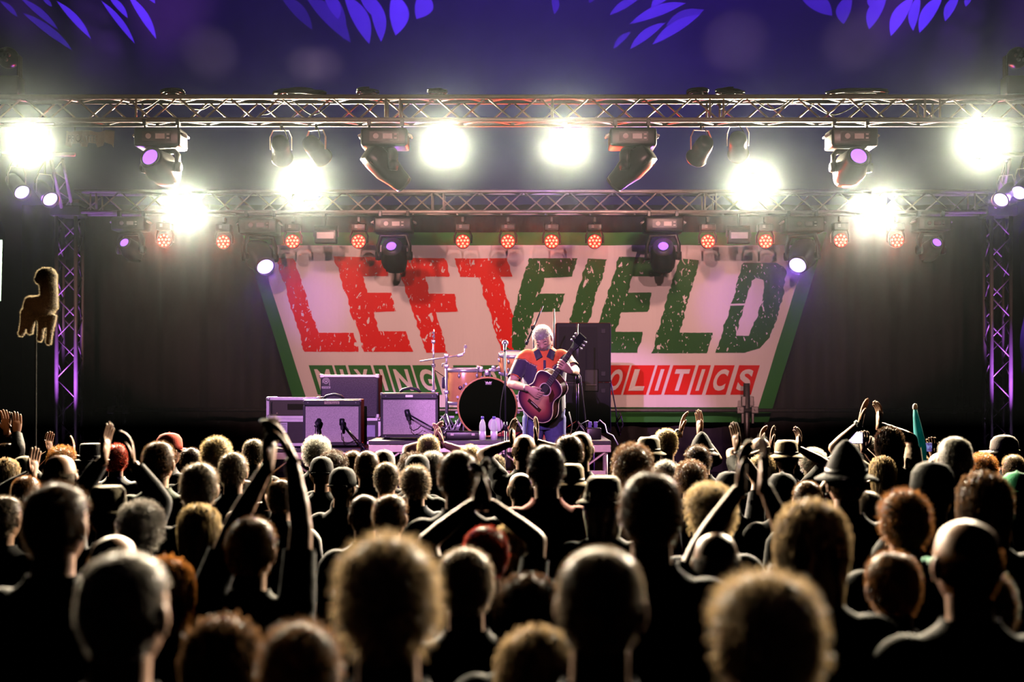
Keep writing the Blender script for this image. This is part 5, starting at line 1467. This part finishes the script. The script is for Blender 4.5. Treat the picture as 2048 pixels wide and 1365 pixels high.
h = link('beard', bb.mesh('beard'), hair_mat('beard_grey', (.50, .44, .42)), g); h.matrix_local = hp_M
for s in (-1, 1):
    MB().tube([hp_M @ Vector((s * .014, .093, .027)), hp_M @ Vector((s * .032, .092, .033)), hp_M @ Vector((s * .050, .078, .028))], [.003, .0042, .002], 6).build('eyebrow', hair_mat('beard_grey', (.5, .44, .42)), g, True, world=False)
    e = MB().ball(hp_M @ Vector((s * .031, .080, .007)), (.0125, .011, .010), 12, 8, hp_M.to_3x3()).build('eye', mat('eye_white', (.6, .56, .54), .2), g, True, world=False)
    MB().ball(hp_M @ Vector((s * .031, .0815, .0085)), (.0145, .0115, .0100), 12, 8, hp_M.to_3x3()).build('eyelid', SKIN[0], g, True, world=False)
    MB().tube([hp_M @ Vector((s * .018, .087, .001)), hp_M @ Vector((s * .031, .0925, -.0008)), hp_M @ Vector((s * .044, .086, .001))], .0011, 5).build('lash_line', mat('dark_iris', (.04, .03, .03), .2), g, True, world=False)
el_, W_ = ar[1][1], ar[1][2]; d_ = (W_ - el_).normalized()
MB().lathe([(.031, -.006), (.034, -.004), (.034, .004), (.031, .006)], 16, axis_matrix(d_), W_ - d_ * .03).build('bracelet', STEEL, g, True, world=False)

# acoustic guitar, held by him: a thing of its own, placed in the same space
gt = thing('acoustic_guitar', 'sunburst acoustic guitar with cream binding held by the man on stage', 'guitar', (GX, GY, .9), math.pi)
prof = [(0, 0), (.004, .05), (.02, .105), (.05, .152), (.10, .186), (.15, .192), (.20, .172), (.245, .142), (.285, .128), (.325, .132), (.37, .143), (.41, .138), (.44, .112), (.458, .07), (.466, .02), (.466, 0)]
def smooth_outline(pr, n=4):
    out = []
    for i in range(len(pr) - 1):
        p0, p1, p2, p3 = pr[max(0, i - 1)], pr[i], pr[i + 1], pr[min(len(pr) - 1, i + 2)]
        for k in range(n):
            t = k / n
            out.append(tuple(.5 * (2 * p1[j] + (p2[j] - p0[j]) * t + (2 * p0[j] - 5 * p1[j] + 4 * p2[j] - p3[j]) * t * t + (3 * p1[j] - p0[j] - 3 * p2[j] + p3[j]) * t ** 3) for j in (0, 1)))
    out.append(pr[-1]); return out
half = smooth_outline(prof); ol = half + [(u, -v) for u, v in half[-2:0:-1]]
def burst():
    m = bpy.data.materials.new('sunburst_top'); m.use_nodes = True; nt = m.node_tree; bs = nt.nodes['Principled BSDF']
    bs.inputs['Roughness'].default_value = .2; bs.inputs['Coat Weight'].default_value = .5
    at_ = nt.nodes.new('ShaderNodeAttribute'); at_.attribute_name = 'burst'
    r = nt.nodes.new('ShaderNodeValToRGB'); r.color_ramp.elements[0].color = (.72, .38, .22, 1); r.color_ramp.elements[1].color = (.05, .012, .05, 1)
    r.color_ramp.elements[0].position = .25; r.color_ramp.elements[1].position = .92
    e = r.color_ramp.elements.new(.6); e.color = (.38, .08, .09, 1)
    nz = nt.nodes.new('ShaderNodeTexNoise'); nz.inputs['Scale'].default_value = 60
    mx = nt.nodes.new('ShaderNodeMix'); mx.data_type = 'RGBA'; mx.blend_type = 'MULTIPLY'; mx.inputs[0].default_value = .15
    nt.links.new(at_.outputs['Fac'], r.inputs[0]); nt.links.new(r.outputs[0], mx.inputs[6]); nt.links.new(nz.outputs['Color'], mx.inputs[7]); nt.links.new(mx.outputs[2], bs.inputs['Base Color']); return m
# soundboard as rings from the outline to the middle, stained darker towards its rim
b = MB(); RN = 6; cu, cn = .19, len(ol)
val = []
for i in range(RN):
    f = 1 - i / RN
    for u, v in ol: b.v.append(tuple(G(cu + (u - cu) * f, v * f, 0))); val.append(f)
b.v.append(tuple(G(cu, 0, 0))); val.append(0)
for i in range(RN - 1):
    for k in range(cn): b.f.append((i * cn + k, i * cn + (k + 1) % cn, (i + 1) * cn + (k + 1) % cn, (i + 1) * cn + k))
for k in range(cn): b.f.append(((RN - 1) * cn + k, (RN - 1) * cn + (k + 1) % cn, RN * cn))
me = b.mesh('soundboard'); at2 = me.attributes.new('burst', 'FLOAT', 'POINT'); at2.data.foreach_set('value', val)
link('soundboard', me, burst(), gt)
b = MB()
for n_ in (-.0005, -.10):
    for u, v in ol: b.v.append(tuple(G(u, v, n_)))
b.f = [(k, cn + k, cn + (k + 1) % cn, (k + 1) % cn) for k in range(cn)] + [tuple(cn + k for k in range(cn))]
b.build('sides_and_back', mat('mahogany', (.05, .012, .012), .2, coat=.5), gt, False, world=False)
for n_ in (0, -.1):
    b = MB(); b.tube([G(u, v, n_) for u, v in ol] + [G(ol[0][0], ol[0][1], n_)], .0042, 6); b.build('binding', mat('cream_binding', (.85, .74, .58), .4), gt, True, world=False)
MB().lathe([(.052, .0012), (.001, .0013)], 24, Matrix((gv, ga, gn)).transposed(), G(.318, 0)).build('sound_hole', mat('hole_dark', (.01, .006, .006), .9), gt, world=False)
MB().lathe([(.052, .001), (.052, .003), (.060, .003), (.060, .001)], 24, Matrix((gv, ga, gn)).transposed(), G(.318, 0)).build('rosette', mat('cream_binding', (.85, .74, .58), .4), gt, world=False)
def gbox(name, u, v, n_, su, sv, sn, m, par=None): return MB().box(G(u, v, n_), (sv, su, sn), Matrix((gv, ga, gn)).transposed(), bev=min(su, sv, sn) * .2).build(name, m, par or gt, world=False)
br_ = gbox('bridge', .125, 0, .006, .03, .15, .012, mat('rosewood', (.03, .012, .01), .4))
gbox('saddle', .135, 0, .013, .004, .08, .005, mat('cream_binding', (.85, .74, .58), .4), br_)
MB().add([G(.25, -.10, .002), G(.30, -.055, .002), G(.37, -.055, .002), G(.34, -.10, .002), G(.28, -.118, .002)], [(0, 1, 2, 3, 4)]).build('pickguard', mat('tortoise', (.06, .015, .01), .15), gt, world=False)
nk = MB().tube([G(.44, 0, -.014), G(.50, 0, -.006), G(.80, 0, -.006)], [(.016, .026), (.011, .026), (.010, .022)], 12, flat=gn).build('neck', mat('mahogany', (.05, .012, .012), .2, coat=.5), gt, True, world=False)
fb = MB().add([G(.375, -.027, .008), G(.375, .027, .008), G(.80, .0215, .008), G(.80, -.0215, .008), G(.375, -.027, .001), G(.375, .027, .001), G(.80, .0215, .001), G(.80, -.0215, .001)], [(0, 3, 2, 1), (4, 5, 6, 7), (0, 1, 5, 4), (1, 2, 6, 5), (2, 3, 7, 6), (3, 0, 4, 7)]).build('fretboard', mat('rosewood', (.03, .012, .01), .4), gt, world=False)
for k in range(14):
    u = .80 - .425 * (1 - 2 ** (-(k + 1) / 12)) / (1 - 2 ** (-15 / 12)); gbox('fret', u, 0, .009, .002, .048, .002, CHROME, fb)
hs = MB().add([G(.80, -.022, .0), G(.80, .022, .0), G(.83, .034, -.006), G(.945, .038, -.022), G(.945, -.038, -.022), G(.83, -.034, -.006), G(.80, -.022, -.014), G(.80, .022, -.014), G(.83, .034, -.02), G(.945, .038, -.036), G(.945, -.038, -.036), G(.83, -.034, -.02)],
        [(0, 5, 4, 3, 2, 1), (6, 7, 8, 9, 10, 11), (0, 1, 7, 6), (1, 2, 8, 7), (2, 3, 9, 8), (3, 4, 10, 9), (4, 5, 11, 10), (5, 0, 6, 11)]).build('headstock', mat('headstock_black', (.012, .010, .02), .2, coat=.5), gt, world=False)
for k in range(3):
    for s in (-1, 1):
        u = .845 + k * .036
        MB().cyl(G(u, s * .036, -.02), G(u, s * .052, -.022), .004, n=8).build('tuner_post', CHROME, hs, world=False)
        MB().ball(G(u, s * .059, -.022), (.010, .010, .007), 10, 6, Matrix((gv, ga, gn)).transposed()).build('tuner_knob', CHROME, hs, True, world=False)
for k in range(6):
    v0 = (k - 2.5) * .0105; v1 = (k - 2.5) * .007
    MB().tube([G(.132, v0, .0155), G(.80, v1, .0115), G(.86, v1 * 1.6, .002)], .0009, 4).build('string', CHROME, gt, world=False)
b = MB(); b.tube([G(.01, .0, -.05), G(-.03, .02, -.06), Vector((.16, .17, .75)), Vector((.14, .16, .45)), Vector((.16, .16, .1)), Vector((.22, .10, .012))], .004, 6); b.build('jack_cable', CABLE, gt, True, world=False)

# position, height with hair or hat, head wear or hair, colours, sleeves, label, extras
PEOPLE = [
    (-0.227, 2.37, 1.830, 'fuzzy', 'sand', 'black', 'tee', 'person with pale tousled hair in the middle of the nearest row', {}),
    (0.167, 2.47, 1.780, 'buzz', 'greybrown', 'navy', 'tee', 'broad-shouldered person with cropped receding hair and a wide dark back, nearest row', {}),
    (0.425, 2.15, 1.796, 'fuzzy', 'sand', 'black', 'long', 'person with the largest fuzzy fair head, closest to the camera', {}),
    (-0.734, 2.44, 1.776, 'buzz', 'grey', 'black', 'tee', 'grey cropped-haired person at the front left, head turned a little', {'turn': -9}),
    (-0.649, 2.89, 1.580, 'long', 'brown', 'black', 'tee', 'low brown-haired head at the bottom edge beside the grey cropped head', {}),
    (-0.431, 2.64, 1.623, 'fuzzy', 'brown', 'black', 'tee', 'short person with dark brown hair just left of the pale tousled head', {}),
    (-0.131, 3.70, 1.630, 'short', 'greybrown', 'black', 'tee', 'person with a narrow neat rim-lit haircut beside the pale tousled head', {}),
    (-0.850, 4.22, 1.662, 'short', 'brown', 'black', 'tee', 'bare-armed person clapping both hands high overhead, front left', {'hands': [(536, 930, 540, 880), (582, 912, 560, 868)]}),
    (0.041, 3.42, 1.594, 'long', 'darkbrown', 'black', 'tee', 'dark-haired person between the neat haircut and the broad-shouldered back', {}),
    (0.054, 2.76, 1.580, 'long', 'sand', 'black', 'tee', 'small fair-haired person almost hidden below the dark-haired head, bottom centre', {}),
    (1.105, 3.76, 1.612, 'short', 'auburn', 'black', 'long', 'auburn-haired person near the lower right, between two larger heads', {}),
    (1.264, 3.48, 1.607, 'fuzzy', 'brown', 'black', 'long', 'brown-haired person in the lower right corner', {}),
    (1.118, 3.18, 1.761, 'bald', 'auburn', 'black', 'tee', 'person with a glowing orange-rimmed shaved head, right side', {}),
    (0.795, 3.44, 1.786, 'long', 'sand', 'black', 'long', 'person with long fair hair falling forward, behind the largest fuzzy head', {}),
    (0.654, 4.17, 1.613, 'bald', 'grey', 'black', 'tee', 'bald person with a shining scalp, both bare arms raised', {'hands': [(1492, 955, 1496, 890), (1527, 968, 1530, 905)]}),
    (0.807, 5.27, 1.701, 'curly', 'blond', 'navy', 'tee', 'person with a big frizzy blond mane, right of centre', {}),
    (0.396, 3.70, 1.847, 'short', 'darkbrown', 'navy', 'tee', 'tall dark-haired person with a pale collar standing in front of the blond mane', {}),
    (0.416, 5.91, 1.670, 'brim', 'khaki', 'grey', 'long', 'person in a soft brimmed hat with white hair hanging below it', {'under': 'long'}),
    (-1.275, 3.62, 1.822, 'short', 'darkbrown', 'black', 'long', 'tall dark-haired person at the far left, large silhouette', {}),
    (-1.808, 5.81, 1.635, 'brim', 'khaki', 'black', 'long', 'person in a round sun hat clapping both hands above the crowd, left', {'hands': [(208, 915, 213, 862), (264, 925, 258, 866)]}),
    (-1.577, 5.52, 1.610, 'curly', 'grey', 'black', 'long', 'grey curly-haired person tucked beside the round sun hat', {}),
    (-1.271, 4.13, 1.608, 'bald', 'brown', 'black', 'tee', 'balding person directly behind the grey cropped head, front left', {}),
    (-1.030, 3.86, 1.580, 'long', 'orange', 'black', 'tee', 'person with long copper hair hanging beside the grey cropped head', {}),
    (-1.276, 5.30, 1.598, 'long', 'blond', 'black', 'tee', 'person with long blond hair left of the overhead clapper', {}),
    (-1.392, 5.78, 1.740, 'short', 'greybrown', 'black', 'tee', 'person with short fair hair behind the green jacket wearer', {}),
    (-1.903, 6.99, 1.778, 'short', 'brown', 'green', 'long', 'person with spiky short hair in a dark green jacket, left of centre', {}),
    (-2.157, 6.19, 1.745, 'bald', 'greybrown', 'black', 'tee', 'bald person in front of the left truss tower', {}),
    (-2.950, 9.13, 1.665, 'tophat', 'black', 'black', 'long', 'person in a tall black hat near the left truss tower', {}),
    (-2.705, 7.22, 1.575, 'short', 'auburn', 'black', 'long', 'reddish-haired person at the left holding up the toy on a stick', {'hands': [(66, 950, 68, 915), None]}),
    (-3.740, 9.60, 1.642, 'short', 'brown', 'black', 'long', 'person seen in profile at the left edge with both palms raised', {'turn': -75, 'hands': [(13, 862, 13, 816), (34, 866, 33, 820)]}),
    (-3.347, 8.59, 1.588, 'long', 'sand', 'black', 'tee', 'fair long-haired person cut by the left edge of the picture', {}),
    (-2.306, 5.89, 1.583, 'short', 'greybrown', 'black', 'long', 'person at the left edge below the fair long hair', {}),
    (-3.330, 9.60, 1.635, 'curly', 'orange', 'black', 'tee', 'person with tight orange curls between two raised palms, left', {'hands': [(98, 905, 97, 861), (146, 914, 147, 876)]}),
    (-3.337, 8.89, 1.580, 'cap', 'khaki', 'black', 'tee', 'person in a tilted beige flat cap at the far left', {}),
    (-2.873, 9.43, 1.650, 'fuzzy', 'red', 'white', 'tee', 'person with bright red hair and a white collar, left crowd', {}),
    (-2.540, 9.60, 1.709, 'cap', 'red', 'black', 'tee', 'person in a bright red baseball cap, left crowd', {'turn': -40}),
    (-2.312, 9.35, 1.622, 'short', 'darkbrown', 'black', 'tee', 'small dark-haired head behind the short fair hair, left crowd', {}),
    (-1.794, 7.88, 1.770, 'fuzzy', 'blond', 'black', 'tee', 'person with messy blond hair, left of the amplifiers', {}),
    (-1.599, 7.45, 1.693, 'short', 'greybrown', 'black', 'tee', 'brown-haired person clapping one hand beside the messy blond hair', {'hands': [None, (470, 968, 470, 932)]}),
    (-1.909, 9.60, 1.672, 'short', 'greybrown', 'black', 'tee', 'short-haired person below the flight case', {}),
    (-1.444, 9.60, 1.705, 'curly', 'white', 'black', 'tee', 'white-haired person in front of the left combo amplifier', {}),
    (-1.238, 8.99, 1.633, 'curly', 'darkbrown', 'black', 'tee', 'person with a dark curly mop in front of the left combo amplifier', {}),
    (-1.273, 8.69, 1.588, 'cap', 'black', 'black', 'tee', 'person in a dark cap before the dark curly mop', {}),
    (-1.003, 7.67, 1.586, 'cap', 'black', 'black', 'long', 'person in a dark slouched cap left of the close-cropped brown head', {}),
    (-0.916, 8.21, 1.652, 'buzz', 'brown', 'brown', 'tee', 'person with close-cropped brown hair and visible ears, centre left', {}),
    (-1.150, 9.40, 1.598, 'short', 'brown', 'black', 'tee', 'brown-haired person half hidden behind the close-cropped head', {}),
    (-0.902, 9.16, 1.607, 'cap', 'grey', 'black', 'tee', 'person in a grey mesh cap below the drum riser', {}),
    (-0.766, 7.93, 1.606, 'short', 'greybrown', 'black', 'tee', 'person with a thick short haircut, centre left, head level with the grey mesh cap', {}),
    (-0.617, 9.60, 1.705, 'short', 'blond', 'black', 'tee', 'fair-haired person with hands clasped overhead in front of the drums', {'hands': [(872, 884, 874, 858), (884, 888, 876, 856)]}),
    (-0.664, 8.72, 1.634, 'curly', 'darkbrown', 'black', 'tee', 'dark curly-haired person left of the clasped hands', {}),
    (-0.551, 9.01, 1.622, 'fuzzy', 'grey', 'black', 'tee', 'grey-haired person just below the clasped hands', {}),
    (-0.615, 8.41, 1.618, 'cap', 'black', 'black', 'tee', 'person in a perforated dark cap, centre', {}),
    (-0.552, 7.43, 1.629, 'fuzzy', 'greybrown', 'navy', 'long', 'person with a thick neck and broad dark shoulders, centre left', {}),
    (-0.231, 5.62, 1.804, 'short', 'darkbrown', 'black', 'long', 'tall person in a dark jacket in front of the bass drum', {}),
    (-0.300, 9.41, 1.644, 'fuzzy', 'blond', 'black', 'tee', 'wavy blond person behind the dark jacket', {}),
    (-0.136, 9.08, 1.590, 'long', 'greybrown', 'black', 'tee', 'person with long hair to the shoulders below the water bottles', {}),
    (-0.690, 6.10, 1.560, 'buzz', 'darkbrown', 'black', 'tee', 'round close-cropped head left of centre, third of the middle rows', {}),
    (-0.547, 5.81, 1.597, 'short', 'brown', 'black', 'tee', 'brown-haired head beside the round close-cropped head', {}),
    (-0.090, 4.50, 1.601, 'short', 'red', 'black', 'tee', 'red-haired person clapping with arms in a triangle overhead, centre', {'hands': [(954, 1003, 960, 965), (972, 1003, 966, 963)]}),
    (0.082, 8.83, 1.733, 'bald', 'brown', 'black', 'tee', 'bald person with both palms raised right below the guitarist', {'hands': [(1025, 886, 1024, 850), (1071, 884, 1074, 851)]}),
    (0.090, 9.34, 1.633, 'buzz', 'sand', 'black', 'tee', 'sandy cropped head just in front of the bald clapper', {}),
    (0.049, 7.48, 1.568, 'bald', 'greybrown', 'black', 'tee', 'balding person left of the red shirt', {}),
    (0.163, 6.15, 1.802, 'short', 'black', 'red', 'tee', 'person with a flat black haircut in a red shirt with script on the back', {'script': 1}),
    (0.337, 7.69, 1.784, 'short', 'darkbrown', 'black', 'tee', 'dark-haired person below the right side of the guitarist', {}),
    (0.417, 7.98, 1.787, 'bald', 'sand', 'black', 'tee', 'bald person below the power box on the riser', {}),
    (0.323, 7.25, 1.640, 'brim', 'sand', 'black', 'tee', 'person in a pale straw hat right of the red shirt', {}),
    (0.637, 6.87, 1.781, 'curly', 'brown', 'black', 'tee', 'person with a huge dark brown afro, right of centre', {}),
    (0.979, 9.32, 1.698, 'brim', 'khaki', 'black', 'tee', 'person in a small light trilby behind the huge afro', {}),
    (1.141, 9.60, 1.749, 'short', 'blond', 'black', 'tee', 'fair-haired person with a wrist watch clapping high below the banner', {'hands': [(1361, 866, 1370, 810), (1399, 866, 1400, 813)], 'watch': 1}),
    (1.342, 9.18, 1.704, 'brim', 'black', 'black', 'long', 'person in a black leather hat right of the high clapper', {}),
    (1.271, 8.88, 1.670, 'fuzzy', 'darkbrown', 'black', 'tee', 'dark frizzy-haired person in front of the black leather hat', {}),
    (1.119, 8.13, 1.619, 'curly', 'brown', 'black', 'tee', 'person with round brown curls above the blond mane', {}),
    (0.994, 8.42, 1.595, 'fuzzy', 'grey', 'black', 'tee', 'grey-haired person between the afro and the round brown curls', {}),
    (0.721, 8.19, 1.637, 'beanie', 'grey', 'grey', 'long', 'person in a pointed grey hood in front of the afro', {}),
    (1.239, 7.39, 1.580, 'cap', 'black', 'black', 'tee', 'person in a black cap lifting one bare arm with a bracelet', {'hands': [None, (1474, 898, 1470, 846)], 'bracelet': 1}),
    (1.835, 9.60, 1.679, 'bald', 'grey', 'black', 'tee', 'grey balding person behind the straw sun hat, one hand up', {'hands': [(1523, 893, 1523, 858), None]}),
    (1.947, 9.22, 1.681, 'brim', 'straw', 'black', 'tee', 'person in a woven straw sun hat clapping both hands beside it', {'hands': [(1544, 897, 1544, 863), (1596, 897, 1599, 862)]}),
    (2.196, 9.47, 1.623, 'curly', 'white', 'tan', 'tee', 'person with pale curls right of the woven straw hat', {}),
    (1.732, 8.97, 1.590, 'long', 'sand', 'black', 'tee', 'long fair-haired person below the scaffold clamp', {}),
    (1.485, 7.15, 1.605, 'beanie', 'black', 'black', 'long', 'person in a dark knitted beanie right of the bald raised arms', {}),
    (1.557, 6.85, 1.576, 'short', 'brown', 'black', 'long', 'brown-haired person pointing one hand up beside the pointed black hat', {'hands': [None, (1648, 972, 1684, 915)]}),
    (1.466, 5.69, 1.803, 'brim', 'black', 'black', 'long', 'person in a big pointed black hat on the right', {}),
    (2.469, 8.65, 1.597, 'long', 'sand', 'black', 'tee', 'fair long-haired person right of the pointed black hat', {}),
    (2.610, 9.60, 1.701, 'fuzzy', 'grey', 'black', 'tee', 'grey-haired person half hidden behind the bright phone', {}),
    (2.426, 9.22, 1.582, 'short', 'brown', 'black', 'tee', 'person filming with a bright phone held in both hands', {'hands': [(1689, 898, 1688, 866), (1728, 898, 1730, 866)], 'hold': 1}),
    (2.599, 8.94, 1.784, 'long', 'darkbrown', 'tan', 'tee', 'tall long-haired person with a wrist watch clapping high at the right', {'hands': [(1721, 846, 1731, 797), (1758, 850, 1760, 801)], 'watch': 1}),
    (2.919, 9.29, 1.575, 'short', 'sand', 'black', 'long', 'person filming with a dim phone at the right', {'hands': [(1826, 915, 1834, 884), (1866, 910, 1864, 882)], 'hold': 1}),
    (2.217, 6.50, 1.815, 'buzz', 'white', 'black', 'tee', 'white-haired person with a large round head at the right', {}),
    (2.418, 7.31, 1.695, 'bald', 'greybrown', 'black', 'tee', 'bald person just below the large white-haired head', {}),
    (1.721, 5.32, 1.765, 'cap', 'black', 'black', 'tee', 'person in a black snapback cap with an open strap', {}),
    (3.261, 9.00, 1.615, 'curly', 'orange', 'black', 'tee', 'person with ginger curls near the right truss tower, one palm up', {'hands': [(1958, 945, 1960, 912), None]}),
    (3.621, 9.53, 1.697, 'cap', 'grey', 'black', 'long', 'person in glasses and a grey peaked cap in profile, right edge', {'turn': 75, 'glasses': 1}),
    (3.556, 9.21, 1.579, 'short', 'sand', 'black', 'tee', 'sandy-haired person below the grey peaked cap', {}),
    (2.841, 7.30, 1.600, 'beanie', 'green', 'green', 'long', 'person in a bright green hood at the right edge', {}),
    (1.723, 4.73, 1.769, 'long', 'brown', 'black', 'tee', 'person with long wavy brown hair at the right, shoulder length', {}),
    (2.378, 7.01, 1.577, 'short', 'greybrown', 'black', 'tee', 'person in profile left of the long wavy brown hair', {'turn': 60}),
    (1.379, 4.56, 1.730, 'fuzzy', 'auburn', 'black', 'scarf', 'person with messy auburn hair and a green and pink scarf', {'scarf': 1}),
    (1.731, 6.32, 1.560, 'buzz', 'greybrown', 'black', 'tee', 'close-cropped head left of the messy auburn hair', {}),
    (0.011, 4.79, 1.580, 'long', 'blond', 'black', 'tee', 'person with straight pale blond hair right of the red hair', {}),
    (-1.237, 6.96, 1.575, 'short', 'brown', 'white', 'tee', 'person with a pale collar behind the overhead clapper, lifting a dark green cup', {'hands': [(532, 1010, 530, 968), None], 'cup': 1}),
]
for i_, (X, Y, h_, kind, hc, sc, sl, lab, o_) in enumerate(PEOPLE):
    person(lab, X, Y, h_, kind, hc, sc, sl, o_, i_)

# ------------------------------------------------------------------ things the audience holds
def screen_mat(name, c0, c1, st_):
    m = glow(name, c0, st_); nt = m.node_tree
    if any(n.type == 'TEX_NOISE' for n in nt.nodes): return m
    e = [n for n in nt.nodes if n.type == 'EMISSION'][0]
    n = nt.nodes.new('ShaderNodeTexNoise'); n.inputs['Scale'].default_value = 60; tc = nt.nodes.new('ShaderNodeTexCoord'); nt.links.new(tc.outputs['Object'], n.inputs[0])
    r = nt.nodes.new('ShaderNodeValToRGB'); r.color_ramp.elements[0].position = .38; r.color_ramp.elements[1].position = .62
    r.color_ramp.elements[0].color = (*c1, 1); r.color_ramp.elements[1].color = (*c0, 1)
    nt.links.new(n.outputs['Fac'], r.inputs[0]); nt.links.new(r.outputs[0], e.inputs[0]); return m
for px, py, w, h, who, sm, lab in ((1708, 876, 36, 24, 'bright', screen_mat('bright_phone_screen', (1, .85, 1), (.45, .35, .8), 2.6), 'phone with a bright picture of the stage, held up in both hands'),
                                   (1850, 895, 29, 19, 'dim', screen_mat('dim_phone_screen', (.30, .35, .8), (.10, .05, .2), .8), 'phone with a dim blue picture, held up near the teal flag')):
    Yp = [p for p in PEOPLE if p[7] == ('person filming with a bright phone held in both hands' if who == 'bright' else 'person filming with a dim phone at the right')][0][1] + .20
    c = at(px, py, Yp); t = thing('phone', lab, 'phone', c)
    W_, H_ = w * Yp / F, h * Yp / F
    MB().box(c, (W_, .009, H_), bev=.003).build('body', BLACKP, t, True)
    MB().box(c + Vector((0, -.0052, 0)), (W_ * .92, .001, H_ * .9)).build('screen', sm, t)

Yk = [p for p in PEOPLE if p[8].get('cup')][0][1] + .10
c = at(532, 985, Yk); t = thing('drinking_cup', 'dark green drinking cup lifted above the left crowd', 'cup', c)
MB().lathe([(.028, 0), (.034, .13), (.036, .135), (.033, .132), (.027, .006), (.001, .005)], 20, None, c).build('cup_wall', mat('green_plastic', (.03, .10, .04), .35, transl=.4), t, True)
MB().lathe([(.0285, -.004), (.0285, .004)], 20, None, c).build('foot_ring', mat('green_plastic', (.03, .10, .04), .35), t, True)
Yf = 9.2
a = at(1830, 815, Yf); c = at(1842, 895, Yf)
t = thing('furled_flag', 'furled teal flag with a white tip rising above the right crowd', 'flag', (c.x, Yf, 0))
MB().tube([a + Vector((.0, 0, -.01)), at(1832, 835, Yf), at(1836, 862, Yf), c, c + Vector((.01, 0, -.25))], [(.012, .012), (.028, .02), (.045, .03), (.06, .035), (.03, .03)], 14).build('cloth', mat('teal_cloth', (.0, .30, .32), .7, transl=.3, var=.25), t, True)
MB().ball(a, (.018, .016, .026), 10, 8).build('tip', mat('white_tip', (.8, .78, .75), .6), t, True)
MB().cyl((c.x + .02, Yf, 0), c + Vector((.01, 0, -.2)), .012).build('pole', STEEL, t, True)
Yf = 9.0
p = at(-6, 480, Yf)
t = thing('feather_banner', 'pale teal banner edge standing at the left border of the picture', 'banner', (p.x - .03, Yf, 0))
MB().cyl((p.x - .02, Yf + .02, 0), (p.x - .02, Yf + .02, p.z), .012).build('pole', STEEL, t, True)
q0 = at(4, 480, Yf); q1 = at(1, 602, Yf)
b = MB(); b.v = [(p.x - .4, Yf, p.z), (q0.x, Yf, q0.z), (q1.x, Yf, q1.z), (p.x - .4, Yf, q1.z - .05)]; b.v += [(x, y + .006, z) for x, y, z in b.v]
b.f = [(0, 1, 2, 3), (7, 6, 5, 4), (0, 4, 5, 1), (1, 5, 6, 2), (2, 6, 7, 3), (3, 7, 4, 0)]
b.build('cloth', mat('pale_teal_cloth', (.55, .85, .78), .7, transl=.6), t)

# long-necked plush animal on a stick
Yt = 8.2
s_ = Yt / F
def tp(px, py, dy=0): 
    v = at(px, py, Yt); v.y += dy; return v
t = thing('plush_toy', 'fluffy dark long-necked toy animal held high on a stick, rim lit at the left', 'toy', (tp(76, 700).x, Yt, 0))
b = MB()
b.ball(tp(93, 554), (21 * s_, 19 * s_, 18 * s_), 14, 10)
b.ball(tp(79, 560, -.01), (9 * s_, 8 * s_, 8 * s_), 10, 8)
b.tube([tp(96, 560), tp(98, 590), tp(95, 615)], [17 * s_, 17 * s_, 20 * s_], 14)
b.tube([tp(52, 606), tp(70, 612), tp(92, 622), tp(100, 630)], [13 * s_, 21 * s_, 24 * s_, 16 * s_], 14)
for a0, a1 in (((52, 622), (43, 667)), ((66, 628), (60, 663)), ((85, 634), (80, 677)), ((104, 630), (97, 684))):
    b.tube([tp(*a0), tp((a0[0] + a1[0]) / 2, (a0[1] + a1[1]) / 2, .0), tp(*a1)], [10 * s_, 6.5 * s_, 5.5 * s_], 10); b.ball(tp(*a1), 6.5 * s_, 8, 6)
V, N, Fs = remesh(b, .008, 2)
bb = MB(); bb.add([tuple(v) for v in V], Fs)
PL = mat('dark_plush', (.05, .04, .03), .9)
body_ = bb.build('body', PL, t, True)
rnd = random.Random(3); fur = MB()
for k in range(9000):
    i = rnd.randrange(len(V)); p = Vector(V[i]); n_ = Vector(N[i]); j = Vector((rnd.gauss(0, 1), rnd.gauss(0, 1), rnd.gauss(0, 1)))
    d = (n_ + j * .35 + Vector((0, 0, -.2))).normalized(); L = rnd.uniform(.006, .013); sd = d.orthogonal().normalized() * .0011
    o_ = len(fur.v); fur.v += [tuple(p - sd), tuple(p + sd), tuple(p + d * L)]; fur.f.append((o_, o_ + 1, o_ + 2))
f_ = fur.build('fur', hair_mat('plush', (.45, .37, .24)), t); f_['kind'] = 'stuff'
for px in (84, 100): MB().tube([tp(px, 545), tp(px + 2, 536)], [6 * s_, 2 * s_], 8).build('ear', PL, t, True)
MB().cyl((tp(70, 0).x, Yt, 0), tp(72, 640), .0045).build('stick', mat('matt_black_stick', (.01, .01, .01), .95, spec=.1), t, True)
